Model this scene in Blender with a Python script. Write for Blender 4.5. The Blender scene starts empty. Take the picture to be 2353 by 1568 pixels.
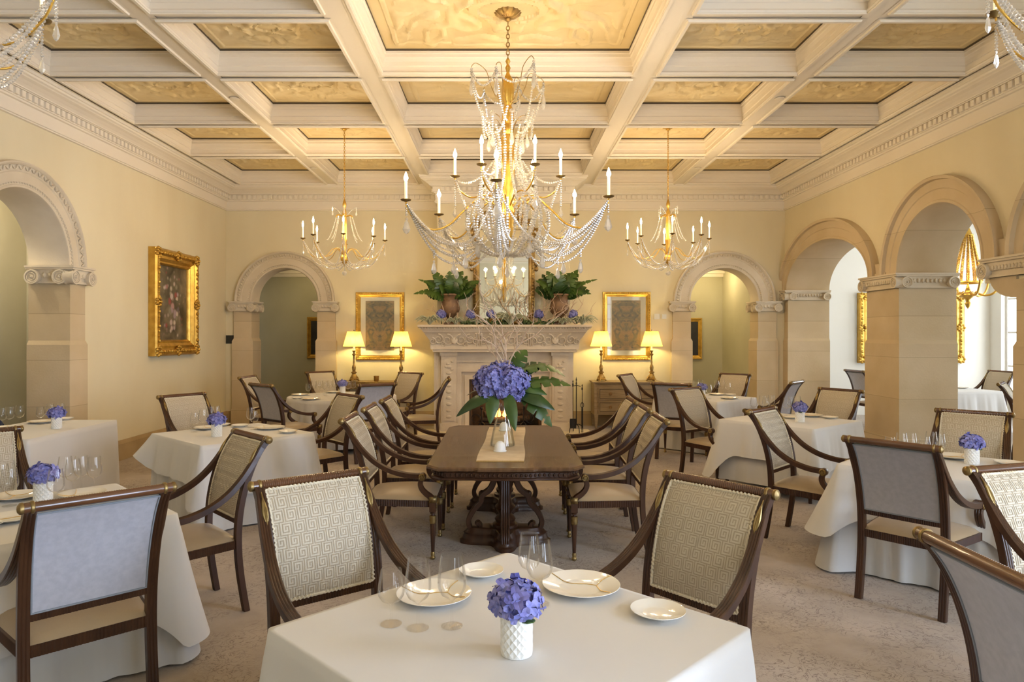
import bpy, bmesh, math, random
from math import sin, cos, pi, radians, sqrt, hypot, atan2
from mathutils import Vector, Matrix, noise

random.seed(7)
SC = bpy.context.scene
COL = SC.collection

# ------------------------------------------------------------------ camera
CAM_H, FPX, VX, VY = 1.65, 1590.0, 1155.0, 769.0
cd = bpy.data.cameras.new('camera'); cam = bpy.data.objects.new('camera', cd); COL.objects.link(cam)
cam.location = (0, 0, CAM_H); cam.rotation_euler = (pi/2, 0, 0)
cd.sensor_width = 36.0; cd.lens = FPX/2353*36
cd.shift_x = (1176.5-VX)/2353; cd.shift_y = -(784-VY)/2353
cd.clip_start = .05; cd.clip_end = 200
SC.camera = cam

def at(px, py, z):
    """point of the horizontal plane z that the photograph shows at px, py"""
    d = (CAM_H-z)*FPX/(py-VY)
    return ((px-VX)/FPX*d, d)

# ------------------------------------------------------------------ mesh builder
def cat(pts, n=6, closed=False):
    """Catmull-Rom through pts"""
    P = [Vector(p) for p in pts]; out = []
    m = len(P)
    rng = range(m if closed else m-1)
    for i in rng:
        if closed:
            a, b, c, d = P[(i-1) % m], P[i], P[(i+1) % m], P[(i+2) % m]
        else:
            a, b, c, d = P[max(i-1, 0)], P[i], P[i+1], P[min(i+2, m-1)]
        for k in range(n):
            t = k/n
            out.append(.5*((2*b)+(c-a)*t+(2*a-5*b+4*c-d)*t*t+(3*b-a-3*c+d)*t**3))
    if not closed: out.append(P[-1].copy())
    return out

class MB:
    def __init__(s): s.v = []; s.f = []; s.m = []; s.mi = 0
    def add(s, vs, fs):
        o = len(s.v); s.v.extend(tuple(v) for v in vs)
        for f in fs: s.f.append(tuple(i+o for i in f)); s.m.append(s.mi)
        return s
    def box(s, x0, x1, y0, y1, z0, z1):
        return s.add([(x0,y0,z0),(x1,y0,z0),(x1,y1,z0),(x0,y1,z0),(x0,y0,z1),(x1,y0,z1),(x1,y1,z1),(x0,y1,z1)],
                     [(0,3,2,1),(4,5,6,7),(0,1,5,4),(1,2,6,5),(2,3,7,6),(3,0,4,7)])
    def rings(s, R, closed_u=True, cap0=True, cap1=True, loop=False):
        n = len(R[0]); vs = [p for r in R for p in r]; fs = []
        m = len(R)
        for i in range(m if loop else m-1):
            for j in range(n if closed_u else n-1):
                a = i*n+j; b = i*n+(j+1) % n; i2 = (i+1) % m
                fs.append((a, b, i2*n+(j+1) % n, i2*n+j))
        if closed_u and not loop:
            if cap0: fs.append(tuple(range(n-1, -1, -1)))
            if cap1: fs.append(tuple((m-1)*n+j for j in range(n)))
        return s.add(vs, fs)
    def lathe(s, prof, n=16, c=(0,0,0), axis='z', sq=None, ph=0., cap=True):
        R = []
        for r, z in prof:
            r = max(r, 1e-4); ring = []
            for j in range(n):
                a = 2*pi*j/n+ph
                x, y = r*cos(a), r*sin(a)
                if axis == 'z': p = (c[0]+x, c[1]+y, c[2]+z)
                elif axis == 'y': p = (c[0]+y, c[1]+z, c[2]+x)
                else: p = (c[0]+z, c[1]+x, c[2]+y)
                ring.append(p)
            R.append(ring)
        return s.rings(R, cap0=cap, cap1=cap)
    def tube(s, path, r, n=8, closed=False):
        P = [Vector(p) for p in path]; m = len(P); R = []
        up = None
        for i in range(m):
            if closed: T = P[(i+1) % m]-P[i-1]
            else: T = P[min(i+1, m-1)]-P[max(i-1, 0)]
            if T.length < 1e-9: T = Vector((0,0,1))
            T.normalize()
            if up is None:
                up = Vector((0,0,1)) if abs(T.z) < .9 else Vector((1,0,0))
            N = up-T*up.dot(T)
            if N.length < 1e-6: N = T.orthogonal()
            N.normalize(); B = T.cross(N); up = N
            rr = r(i/(m-1)) if callable(r) else r
            R.append([P[i]+N*(rr*cos(2*pi*j/n))+B*(rr*sin(2*pi*j/n)) for j in range(n)])
        return s.rings(R, loop=closed)
    def sweep(s, path, prof, lat, scale=None):
        """sweep prof [(u,w)] along path; u runs along lat, w along the path's own normal"""
        P = [Vector(p) for p in path]; m = len(P); R = []
        L0 = Vector(lat).normalized()
        for i in range(m):
            T = (P[min(i+1, m-1)]-P[max(i-1, 0)]).normalized()
            L = (L0-T*L0.dot(T)).normalized(); N = T.cross(L)
            su, sw = scale(i/(m-1)) if scale else (1, 1)
            R.append([P[i]+L*(u*su)+N*(w*sw) for u, w in prof])
        return s.rings(R)
    def prism(s, out, fn, a, b):
        """polygon out [(u,w)] extruded from a to b; fn(u,w,t) -> xyz"""
        from mathutils.geometry import tessellate_polygon
        n = len(out)
        tr = tessellate_polygon([[Vector((u, w, 0)) for u, w in out]])
        vs = [fn(u, w, a) for u, w in out]+[fn(u, w, b) for u, w in out]
        fs = [tuple(t) for t in tr]+[tuple(i+n for i in reversed(t)) for t in tr]
        fs += [(i, (i+1) % n, n+(i+1) % n, n+i) for i in range(n)]
        return s.add(vs, fs)
    def grid(s, nu, nv, fn, cu=False, cv=False):
        vs = [fn(i/(nu if cu else nu-1), j/(nv if cv else nv-1)) for i in range(nu) for j in range(nv)]
        fs = []
        for i in range(nu if cu else nu-1):
            for j in range(nv if cv else nv-1):
                fs.append((i*nv+j, ((i+1) % nu)*nv+j, ((i+1) % nu)*nv+(j+1) % nv, i*nv+(j+1) % nv))
        return s.add(vs, fs)
    def bead(s, c, r, h=None, n=6):
        """faceted bead, elongated to half height h"""
        h = h or r; x, y, z = c
        vs = [(x, y, z+h)]+[(x+r*cos(2*pi*j/n)*.95, y+r*sin(2*pi*j/n)*.95, z+h*.35) for j in range(n)] + \
             [(x+r*cos(2*pi*(j+.5)/n), y+r*sin(2*pi*(j+.5)/n), z-h*.35) for j in range(n)]+[(x, y, z-h)]
        fs = [(0, 1+j, 1+(j+1) % n) for j in range(n)]
        for j in range(n):
            k = (j+1) % n
            fs += [(1+j, 1+n+j, 1+k), (1+k, 1+n+j, 1+n+k), (1+n+j, 1+2*n, 1+n+k)]
        return s.add(vs, fs)
    def ball(s, c, r, nu=12, nv=8, sc=(1,1,1)):
        return s.rings([[(c[0]+sc[0]*r*max(sin(pi*i/nv), 1e-3)*cos(2*pi*j/nu), c[1]+sc[1]*r*max(sin(pi*i/nv), 1e-3)*sin(2*pi*j/nu), c[2]-sc[2]*r*cos(pi*i/nv)) for j in range(nu)] for i in range(nv+1)])
    def build(s, name, mats, parent=None, smooth=True, loc=None, auto=True):
        me = bpy.data.meshes.new(name); me.from_pydata(s.v, [], s.f)
        if not isinstance(mats, (list, tuple)): mats = [mats]
        for m in mats: me.materials.append(m)
        if len(mats) > 1: me.polygons.foreach_set('material_index', s.m)
        bm = bmesh.new(); bm.from_mesh(me); bmesh.ops.recalc_face_normals(bm, faces=bm.faces)
        if smooth and auto:
            for e in bm.edges:
                if len(e.link_faces) == 2 and e.calc_face_angle(0) > radians(38): e.smooth = False
        bm.to_mesh(me); bm.free()
        me.polygons.foreach_set('use_smooth', [smooth]*len(me.polygons)); me.update()
        o = bpy.data.objects.new(name, me); COL.objects.link(o)
        if parent: o.parent = parent
        if loc: o.location = loc
        return o

def tag(o, label=None, cat_=None, group=None, kind=None):
    if label: o['label'] = label
    if cat_: o['category'] = cat_
    if group: o['group'] = group
    if kind: o['kind'] = kind
    return o
def thing(name, label, cat_, loc=(0,0,0), rz=0., group=None):
    o = bpy.data.objects.new(name, None); COL.objects.link(o); o.empty_display_size = .1
    o.location = loc; o.rotation_euler = (0, 0, rz)
    return tag(o, label, cat_, group)
def struct(o, label):
    return tag(o, label, None, None, 'structure')
KIDS = {}
def rebase(root, base):
    B = Vector(base)-root.location; root.location = base
    for k in kids(root): k.location = k.location-B
def kids(o):
    if not KIDS or len(KIDS.get('_n', ())) != len(bpy.data.objects):
        KIDS.clear(); KIDS['_n'] = range(len(bpy.data.objects))
        for x in bpy.data.objects:
            if x.parent: KIDS.setdefault(x.parent.name, []).append(x)
    return KIDS.get(o.name, [])
def dup(o, loc=None, rz=None, label=None, group=None, scale=None):
    tree = [(o, [(k, list(kids(k))) for k in kids(o)])]
    r = o.copy(); COL.objects.link(r)
    for k, subs in tree[0][1]:
        c = k.copy(); COL.objects.link(c); c.parent = r
        for q in subs:
            d = q.copy(); COL.objects.link(d); d.parent = c
    if loc is not None: r.location = loc
    if rz is not None: r.rotation_euler = (0, 0, rz)
    if label: r['label'] = label
    if group: r['group'] = group
    if scale: r.scale = (scale,)*3
    return r

# ------------------------------------------------------------------ materials
def N(nt, t, **kw):
    n = nt.nodes.new(t)
    for k, v in kw.items():
        if k.startswith('_'): setattr(n, k[1:], v)
        else: n.inputs[k.replace('__', ' ')].default_value = v
    return n
def mat(name, col, rough=.6, metal=0., spec=.5, col2=None, nscale=8., ndet=4., bump=0., bscale=None, sheen=0., coat=0., emit=None, estr=0., co='Object', stretch=None, lo=.35, hi=.65):
    m = bpy.data.materials.new(name); m.use_nodes = True; nt = m.node_tree; L = nt.links.new
    b = nt.nodes['Principled BSDF']
    b.inputs['Base Color'].default_value = (*col, 1); b.inputs['Roughness'].default_value = rough
    b.inputs['Metallic'].default_value = metal; b.inputs['Specular IOR Level'].default_value = spec
    b.inputs['Sheen Weight'].default_value = sheen; b.inputs['Coat Weight'].default_value = coat
    if emit: b.inputs['Emission Color'].default_value = (*emit, 1); b.inputs['Emission Strength'].default_value = estr
    tc = None
    def coord():
        nonlocal tc
        if tc is None:
            t = N(nt, 'ShaderNodeTexCoord'); tc = t.outputs[co]
            if stretch:
                mp = N(nt, 'ShaderNodeMapping'); mp.inputs['Scale'].default_value = stretch
                L(tc, mp.inputs['Vector']); tc = mp.outputs['Vector']
        return tc
    if col2:
        n = N(nt, 'ShaderNodeTexNoise', Scale=nscale, Detail=ndet); L(coord(), n.inputs['Vector'])
        r = N(nt, 'ShaderNodeValToRGB'); r.color_ramp.elements[0].color = (*col, 1); r.color_ramp.elements[1].color = (*col2, 1)
        r.color_ramp.elements[0].position = lo; r.color_ramp.elements[1].position = hi
        L(n.outputs['Fac'], r.inputs['Fac']); L(r.outputs['Color'], b.inputs['Base Color'])
    if bump:
        n = N(nt, 'ShaderNodeTexNoise', Scale=bscale or nscale*4, Detail=5.); L(coord(), n.inputs['Vector'])
        bp = N(nt, 'ShaderNodeBump', Strength=bump, Distance=.01); L(n.outputs['Fac'], bp.inputs['Height'])
        L(bp.outputs['Normal'], b.inputs['Normal'])
    return m

M = {}
M['wall'] = mat('wall_paint', (.72,.63,.43), .75, col2=(.76,.68,.48), nscale=1.2, bump=.08, bscale=60, stretch=(1,1,.35))
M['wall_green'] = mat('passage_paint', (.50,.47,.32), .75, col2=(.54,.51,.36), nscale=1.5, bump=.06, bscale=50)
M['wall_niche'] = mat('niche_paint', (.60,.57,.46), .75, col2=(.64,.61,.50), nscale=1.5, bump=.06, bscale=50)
M['wall_white'] = mat('gallery_paint', (.80,.78,.72), .75)
M['ceil'] = mat('ceiling_paint', (.82,.74,.615), .6, bump=.03, bscale=30)
M['gap'] = mat('shadow_gap', (.10,.075,.045), .8)  # dark colour stands in for the shade in the gap round each panel
M['panel'] = mat('gilt_panel', (.78,.61,.31), .55, col2=(.84,.69,.40), nscale=3, bump=.12, bscale=24)
M['gold'] = mat('gilt', (.72,.46,.10), .33, metal=.85, col2=(.55,.32,.06), nscale=9, bump=.25, bscale=60)
M['gold_dk'] = mat('old_gilt', (.45,.30,.10), .4, metal=.8, col2=(.28,.17,.06), nscale=14, bump=.3, bscale=50)
M['brass'] = mat('antique_brass', (.34,.24,.09), .42, metal=.8, col2=(.20,.13,.05), nscale=30)
M['bronze'] = mat('bronze', (.30,.18,.08), .45, metal=.7)
M['wood'] = mat('mahogany', (.038,.015,.007), .32, spec=.4, col2=(.065,.027,.012), nscale=5, ndet=6, stretch=(3,3,.6), coat=.05)
M['wood_lt'] = mat('mahogany_polished', (.095,.038,.016), .25, col2=(.13,.055,.024), nscale=4, ndet=6, coat=.5)  # redder, lighter mahogany: the lit look of the top rails put into colour
M['table_top'] = mat('walnut_top', (.085,.043,.019), .26, col2=(.13,.068,.032), nscale=2.5, ndet=7, stretch=(14,1,1), coat=.15)
M['seat'] = mat('satin_seat', (.37,.275,.165), .36, spec=.5, sheen=.15, bump=.05, bscale=120)
M['key_bg'] = mat('woven_cream', (.61,.54,.42), .75, sheen=.1, bump=.1, bscale=300)
M['key_line'] = mat('woven_taupe', (.41,.335,.235), .8)
M['braid'] = mat('cream_braid', (.68,.60,.45), .8)
M['velvet'] = mat('blue_grey_velvet', (.38,.38,.43), .8, col2=(.43,.43,.48), nscale=40, ndet=8, sheen=.3, bump=.05, bscale=60)
M['velvet_edge'] = mat('velvet_piping', (.22,.24,.27), .8)
M['cloth'] = mat('white_linen', (.66,.645,.63), .85, bump=.04, bscale=500, sheen=.15)
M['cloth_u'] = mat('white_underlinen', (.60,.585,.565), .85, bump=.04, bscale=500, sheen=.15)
M['china'] = mat('porcelain', (.86,.83,.76), .08, spec=.6)
M['vase'] = mat('white_ceramic', (.82,.82,.80), .3)
M['vein'] = mat('gold_vein', (.75,.50,.16), .3, metal=.6)
M['petal'] = mat('hydrangea_blue', (.16,.18,.50), .6, col2=(.28,.28,.62), nscale=30, lo=.4, hi=.6)
M['petal_d'] = mat('hydrangea_violet', (.13,.13,.40), .6, col2=(.22,.21,.53), nscale=30)
M['leaf'] = mat('leaf_green', (.035,.075,.010), .35, col2=(.06,.115,.018), nscale=9)
M['leaf_dk'] = mat('leaf_dark', (.016,.042,.010), .3, col2=(.03,.068,.014), nscale=9)
M['airplant'] = mat('air_plant', (.33,.36,.24), .6, col2=(.44,.45,.33), nscale=20)
M['moss'] = mat('moss', (.06,.10,.03), .9, col2=(.10,.14,.05), nscale=30)
M['branch'] = mat('driftwood', (.52,.36,.24), .7, col2=(.62,.46,.32), nscale=12)
M['terra'] = mat('urn_bronze', (.16,.085,.04), .55, col2=(.25,.14,.07), nscale=10, bump=.2)
M['iron'] = mat('wrought_iron', (.03,.027,.025), .5, metal=.6)
M['mirror'] = mat('mirror_glass', (.86,.88,.82), .02, metal=1.)
M['soot'] = mat('fire_brick', (.05,.035,.025), .9, col2=(.11,.075,.05), nscale=6)
M['log'] = mat('log_bark', (.07,.04,.025), .9, col2=(.14,.09,.05), nscale=15)
M['flame'] = mat('flame', (1,.5,.12), .5, emit=(1,.45,.10), estr=6)
def bulb_mat():
    m = bpy.data.materials.new('lamp_bulb'); m.use_nodes = True; nt = m.node_tree; L = nt.links.new
    nt.nodes.remove(nt.nodes['Principled BSDF']); out = nt.nodes['Material Output']
    t = N(nt, 'ShaderNodeBsdfTransparent'); em = N(nt, 'ShaderNodeEmission', Strength=60.); em.inputs['Color'].default_value = (1,.82,.50,1)
    ad = N(nt, 'ShaderNodeAddShader'); L(t.outputs[0], ad.inputs[0]); L(em.outputs[0], ad.inputs[1]); L(ad.outputs[0], out.inputs['Surface']); return m
M['bulb'] = bulb_mat()
M['candle'] = mat('candle_sleeve', (.85,.80,.68), .5, emit=(1,.72,.38), estr=.6)  # faint emission paints the bulb's glow onto the sleeve
M['blue_bench'] = mat('navy_fabric', (.025,.035,.075), .8)
M['beige_bench'] = mat('beige_fabric', (.55,.47,.33), .8)
M['black'] = mat('black_plate', (.02,.022,.02), .4)
M['white_plastic'] = mat('white_plastic', (.75,.73,.66), .4)
M['chest'] = mat('limed_oak', (.24,.165,.085), .5, col2=(.33,.235,.13), nscale=5, ndet=6, stretch=(1,4,8))
M['chest_dk'] = mat('oak_line', (.09,.055,.028), .5)
M['mat_board'] = mat('mount_board', (.74,.68,.55), .8)
M['runner'] = mat('table_runner', (.68,.58,.43), .8, col2=(.57,.46,.32), nscale=7, ndet=5, bump=.1, bscale=200)
M['runner_fringe'] = mat('runner_fringe', (.52,.36,.13), .8)
M['wax'] = mat('white_dome', (.85,.85,.84), .35)
M['void_frame'] = mat('window_frame_paint', (.75,.73,.68), .5)

def thin_glass(name, tint, gl, rough=.02, base=.04, diff=0., fk=.75):
    m = bpy.data.materials.new(name); m.use_nodes = True; nt = m.node_tree; L = nt.links.new
    nt.nodes.remove(nt.nodes['Principled BSDF']); out = nt.nodes['Material Output']
    t = N(nt, 'ShaderNodeBsdfTransparent'); t.inputs['Color'].default_value = (*tint, 1)
    g = N(nt, 'ShaderNodeBsdfGlossy', Roughness=rough); g.inputs['Color'].default_value = (gl, gl, gl, 1)
    lw = N(nt, 'ShaderNodeLayerWeight', Blend=.18)
    ad = N(nt, 'ShaderNodeMath', _operation='MULTIPLY_ADD'); ad.inputs[1].default_value = fk; ad.inputs[2].default_value = base
    L(lw.outputs['Fresnel'], ad.inputs[0])
    mx = N(nt, 'ShaderNodeMixShader'); L(ad.outputs[0], mx.inputs['Fac']); L(t.outputs[0], mx.inputs[1]); L(g.outputs[0], mx.inputs[2])
    res = mx.outputs[0]
    if diff:
        d = N(nt, 'ShaderNodeBsdfDiffuse'); d.inputs['Color'].default_value = (1.,.97,.92,1)
        tl = N(nt, 'ShaderNodeBsdfTranslucent'); tl.inputs['Color'].default_value = (1.,.97,.92,1)
        md = N(nt, 'ShaderNodeMixShader', Fac=.5); L(d.outputs[0], md.inputs[1]); L(tl.outputs[0], md.inputs[2])
        m2 = N(nt, 'ShaderNodeMixShader', Fac=diff); L(res, m2.inputs[1]); L(md.outputs[0], m2.inputs[2]); res = m2.outputs[0]
    L(res, out.inputs['Surface']); return m
M['glass'] = thin_glass('clear_glass', (.992,.992,.99), .95, base=.015, fk=.38)
M['pane'] = thin_glass('picture_glass', (.97,.98,.97), .8, base=.05)
M['crystal'] = thin_glass('cut_crystal', (.95,.94,.92), 1., rough=.06, base=.34, diff=.26)
M['vase_glass'] = thin_glass('vase_glass', (.97,.98,.97), .95, base=.03, fk=.5)

def stone(name, c1, c2, joint=0., zoff=0., bump=.15):
    m = mat(name, c1, .8, col2=c2, nscale=2.2, ndet=6, bump=bump, bscale=45, co='Object'); nt = m.node_tree; L = nt.links.new
    if joint:
        b = nt.nodes['Principled BSDF']; src = b.inputs['Base Color'].links[0].from_socket
        g = N(nt, 'ShaderNodeNewGeometry'); sx = N(nt, 'ShaderNodeSeparateXYZ'); L(g.outputs['Position'], sx.inputs[0])
        a = N(nt, 'ShaderNodeMath', _operation='MULTIPLY_ADD'); a.inputs[1].default_value = 1/joint; a.inputs[2].default_value = zoff; L(sx.outputs['Z'], a.inputs[0])
        fr = N(nt, 'ShaderNodeMath', _operation='FRACT'); L(a.outputs[0], fr.inputs[0])
        lt = N(nt, 'ShaderNodeMath', _operation='LESS_THAN'); lt.inputs[1].default_value = .012; L(fr.outputs[0], lt.inputs[0])
        fl = N(nt, 'ShaderNodeMath', _operation='FLOOR'); L(a.outputs[0], fl.inputs[0])
        wn = N(nt, 'ShaderNodeTexWhiteNoise', _noise_dimensions='1D'); L(fl.outputs[0], wn.inputs['W'])
        mr = N(nt, 'ShaderNodeMapRange'); mr.inputs['To Min'].default_value = .93; mr.inputs['To Max'].default_value = 1.03; L(wn.outputs['Value'], mr.inputs['Value'])
        mu = N(nt, 'ShaderNodeMix', _data_type='RGBA', _blend_type='MULTIPLY'); mu.inputs['Factor'].default_value = 1.
        L(src, mu.inputs[6]); L(mr.outputs[0], mu.inputs[7])
        mj = N(nt, 'ShaderNodeMix', _data_type='RGBA', _blend_type='MULTIPLY'); L(lt.outputs[0], mj.inputs['Factor']); L(mu.outputs[2], mj.inputs[6]); mj.inputs[7].default_value = (.72,.70,.66,1)
        L(mj.outputs[2], b.inputs['Base Color'])
    return m
M['stone'] = stone('limestone_block', (.56,.44,.27), (.62,.50,.33), .535, .475)
M['stone_pl'] = stone('limestone_pale', (.62,.53,.39), (.70,.61,.47))
M['stone_mantel'] = stone('mantel_stone', (.62,.52,.40), (.72,.63,.51), bump=.3)
M['stone_base'] = stone('baseboard_stone', (.36,.25,.12), (.44,.32,.17))

def carpet():
    m = mat('carpet_weave', (.32,.26,.20), .95, co='Object', bump=.35, bscale=260, sheen=.2); nt = m.node_tree; L = nt.links.new
    b = nt.nodes['Principled BSDF']; tc = N(nt, 'ShaderNodeTexCoord')
    n1 = N(nt, 'ShaderNodeTexNoise', Scale=1.6, Detail=6., Roughness=.65); L(tc.outputs['Object'], n1.inputs['Vector'])
    r1 = N(nt, 'ShaderNodeValToRGB'); e = r1.color_ramp.elements
    e[0].position = .3; e[0].color = (.30,.235,.175,1); e[1].position = .7; e[1].color = (.47,.39,.315,1)
    L(n1.outputs['Fac'], r1.inputs['Fac'])
    n2 = N(nt, 'ShaderNodeTexNoise', Scale=9., Detail=3., Roughness=.55, Distortion=2.6); L(tc.outputs['Object'], n2.inputs['Vector'])
    r2 = N(nt, 'ShaderNodeValToRGB'); e = r2.color_ramp.elements
    e[0].position = .47; e[0].color = (1,1,1,1); e[1].position = .53; e[1].color = (1,1,1,1)
    k = r2.color_ramp.elements.new(.5); k.color = (.36,.30,.26,1)
    L(n2.outputs['Fac'], r2.inputs['Fac'])
    n3 = N(nt, 'ShaderNodeTexNoise', Scale=2.3, Detail=2.); L(tc.outputs['Object'], n3.inputs['Vector'])
    r3 = N(nt, 'ShaderNodeValToRGB'); r3.color_ramp.elements[0].position = .36; r3.color_ramp.elements[1].position = .56; L(n3.outputs['Fac'], r3.inputs['Fac'])
    mx = N(nt, 'ShaderNodeMix', _data_type='RGBA', _blend_type='MULTIPLY'); L(r3.outputs['Color'], mx.inputs['Factor'])
    L(r1.outputs['Color'], mx.inputs[6]); L(r2.outputs['Color'], mx.inputs[7]); L(mx.outputs[2], b.inputs['Base Color'])
    return m
M['carpet'] = carpet()

def shade_mat():
    m = bpy.data.materials.new('pleated_shade'); m.use_nodes = True; nt = m.node_tree; L = nt.links.new
    nt.nodes.remove(nt.nodes['Principled BSDF']); out = nt.nodes['Material Output']
    d = N(nt, 'ShaderNodeBsdfDiffuse'); d.inputs['Color'].default_value = (.85,.68,.33,1)
    t = N(nt, 'ShaderNodeBsdfTranslucent'); t.inputs['Color'].default_value = (.95,.66,.15,1)
    mx = N(nt, 'ShaderNodeMixShader', Fac=.55); L(d.outputs[0], mx.inputs[1]); L(t.outputs[0], mx.inputs[2]); L(mx.outputs[0], out.inputs['Surface'])
    return m
M['shade'] = shade_mat()

def art(name, kind):
    m = bpy.data.materials.new(name); m.use_nodes = True; nt = m.node_tree; L = nt.links.new
    b = nt.nodes['Principled BSDF']; b.inputs['Roughness'].default_value = .5
    tc = N(nt, 'ShaderNodeTexCoord'); sp = N(nt, 'ShaderNodeSeparateXYZ'); L(tc.outputs['Object'], sp.inputs[0])
    def ramp(src, els):
        r = N(nt, 'ShaderNodeValToRGB'); e = r.color_ramp.elements
        e[0].position, e[0].color = els[0][0], (*els[0][1], 1); e[1].position, e[1].color = els[-1][0], (*els[-1][1], 1)
        for p, c in els[1:-1]: k = e.new(p); k.color = (*c, 1)
        L(src, r.inputs['Fac']); return r.outputs['Color']
    if kind == 'tapestry':
        ab = N(nt, 'ShaderNodeMath', _operation='ABSOLUTE'); L(sp.outputs['X'], ab.inputs[0])
        cb = N(nt, 'ShaderNodeCombineXYZ'); L(ab.outputs[0], cb.inputs['X']); L(sp.outputs['Z'], cb.inputs['Y'])
        n = N(nt, 'ShaderNodeTexNoise', Scale=7., Detail=4., Distortion=1.8); L(cb.outputs[0], n.inputs['Vector'])
        c = ramp(n.outputs['Fac'], [(.25,(.05,.055,.05)),(.42,(.13,.13,.105)),(.5,(.21,.17,.105)),(.58,(.24,.185,.115)),(.75,(.30,.23,.15))])
    elif kind == 'flowers':
        n = N(nt, 'ShaderNodeTexVoronoi', Scale=10., Randomness=.9); n2 = N(nt, 'ShaderNodeTexNoise', Scale=3., Detail=5., Distortion=.7)
        L(tc.outputs['Object'], n.inputs['Vector']); L(tc.outputs['Object'], n2.inputs['Vector'])
        bg = ramp(n2.outputs['Fac'], [(.3,(.035,.028,.015)),(.5,(.11,.085,.05)),(.7,(.23,.18,.11))])
        fl = ramp(n.outputs['Color'], [(.12,(.30,.05,.05)),(.28,(.50,.31,.30)),(.42,(.08,.09,.045)),(.55,(.62,.52,.42)),(.68,(.50,.36,.36)),(.85,(.20,.15,.23)),(.95,(.07,.07,.04))])
        ds = N(nt, 'ShaderNodeVectorMath', _operation='LENGTH')
        mp = N(nt, 'ShaderNodeMapping'); mp.inputs['Scale'].default_value = (1, 1.35, .85); mp.inputs['Location'].default_value = (0, .03, .03)
        L(tc.outputs['Object'], mp.inputs['Vector']); L(mp.outputs[0], ds.inputs[0])
        ad = N(nt, 'ShaderNodeMath', _operation='ADD'); L(ds.outputs['Value'], ad.inputs[0]); L(n.outputs['Distance'], ad.inputs[1])
        fac = ramp(ad.outputs[0], [(.54,(.85,.85,.85)),(.80,(0,0,0))])
        mx = N(nt, 'ShaderNodeMix', _data_type='RGBA'); L(fac, mx.inputs['Factor']); L(bg, mx.inputs[6]); L(fl, mx.inputs[7]); c = mx.outputs[2]
    else:
        n = N(nt, 'ShaderNodeTexNoise', Scale=4., Detail=5.); L(tc.outputs['Object'], n.inputs['Vector'])
        c = ramp(n.outputs['Fac'], [(.3,(.008,.008,.007)),(.6,(.03,.028,.022)),(.8,(.09,.075,.05))])
    L(c, b.inputs['Base Color']); return m
M['tapestry'] = art('tapestry_weave', 'tapestry'); M['flower_art'] = art('flower_canvas', 'flowers'); M['dark_art'] = art('dark_canvas', 'dark')
WIN_W, GAL_W, RW_W, EXPO = 110., 75., 400., -.13
# ------------------------------------------------------------------ room shell
XL, XR, DB, YF, XC = -5.02, 5.12, 12.55, -3.2, .05
ZB, ZP = 4.306, 4.554
BR0, BR1, BRD = -1.118, 1.154, 11.84          # chimney breast
fnL = lambda u, w, t: (XL+t, u, w)
fnB = lambda u, w, t: (u, DB-t, w)
fnR = lambda u, w, t: (XR-t, u, w)
fnF = lambda u, w, t: (u, YF+t, w)

def arch_path(c, a, spring, rise, n=28, z0=0., lo=None, hi=None):
    P = [(lo if lo is not None else c-a, z0)]
    if lo is not None: P += [(lo, spring-.25), (c-a, spring-.25)]
    P += [(c-a*cos(pi*i/n), spring+rise*sin(pi*i/n)) for i in range(n+1)]
    P += [(c+a, z0)]
    return P
def wall(name, label, fn, u0, u1, z1, thick, opens, m, z0=0.):
    out = [(u0, z0)]
    for o in opens: out += o
    out += [(u1, z0), (u1, z1), (u0, z1)]
    b = MB(); b.prism(out, fn, 0., -thick)
    return struct(b.build(name, M[m], smooth=False), label)

A_L = dict(c=7.23, a=.74, s=2.44, r=.74, A=1.016, R=1.016)
A_B1 = dict(c=-3.945, a=.605, s=2.25, r=.61, A=.915, R=.915)
A_B2 = dict(c=4.01, a=.62, s=2.25, r=.61, A=.935, R=.92)
A_R1 = dict(c=11.0, a=1.38, s=2.44, r=.71, A=1.62, R=1.04)
A_R2 = dict(c=8.13, a=.79, s=2.44, r=.75, A=1.09, R=1.07)
A_R3 = dict(c=5.80, a=.75, s=2.44, r=.75, A=1.12, R=1.07)
TH_L, TH_B, TH_R = .435, .37, .72

def op(A, **k): return arch_path(A['c'], A['a'], A['s'], A['r'], **k)
def rwin(u0, u1): return [(u0, 0), (u0, 3.5), (u1, 3.5), (u1, 0)]
wall('wall_left', 'cream plaster wall with the flower painting', fnL, YF, DB+.3, 4.7, TH_L, [op(A_L)], 'wall')
wall('wall_back', 'cream plaster fireplace wall', fnB, XL-1.3, XR+.72, 4.7, TH_B, [op(A_B1), op(A_B2)], 'wall')
wall('wall_right', 'cream plaster wall above the stone arcade', fnR, YF, DB+.3, 4.7, TH_R,
     [rwin(-2.8, -.9), rwin(.3, 2.1), op(A_R3), op(A_R2, lo=6.87), op(A_R1)], 'wall')
def rect(u0, u1, w0, w1): return [(u0, 0), (u0, .001), (u0, w1), (u1, w1), (u1, 0)]
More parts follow.
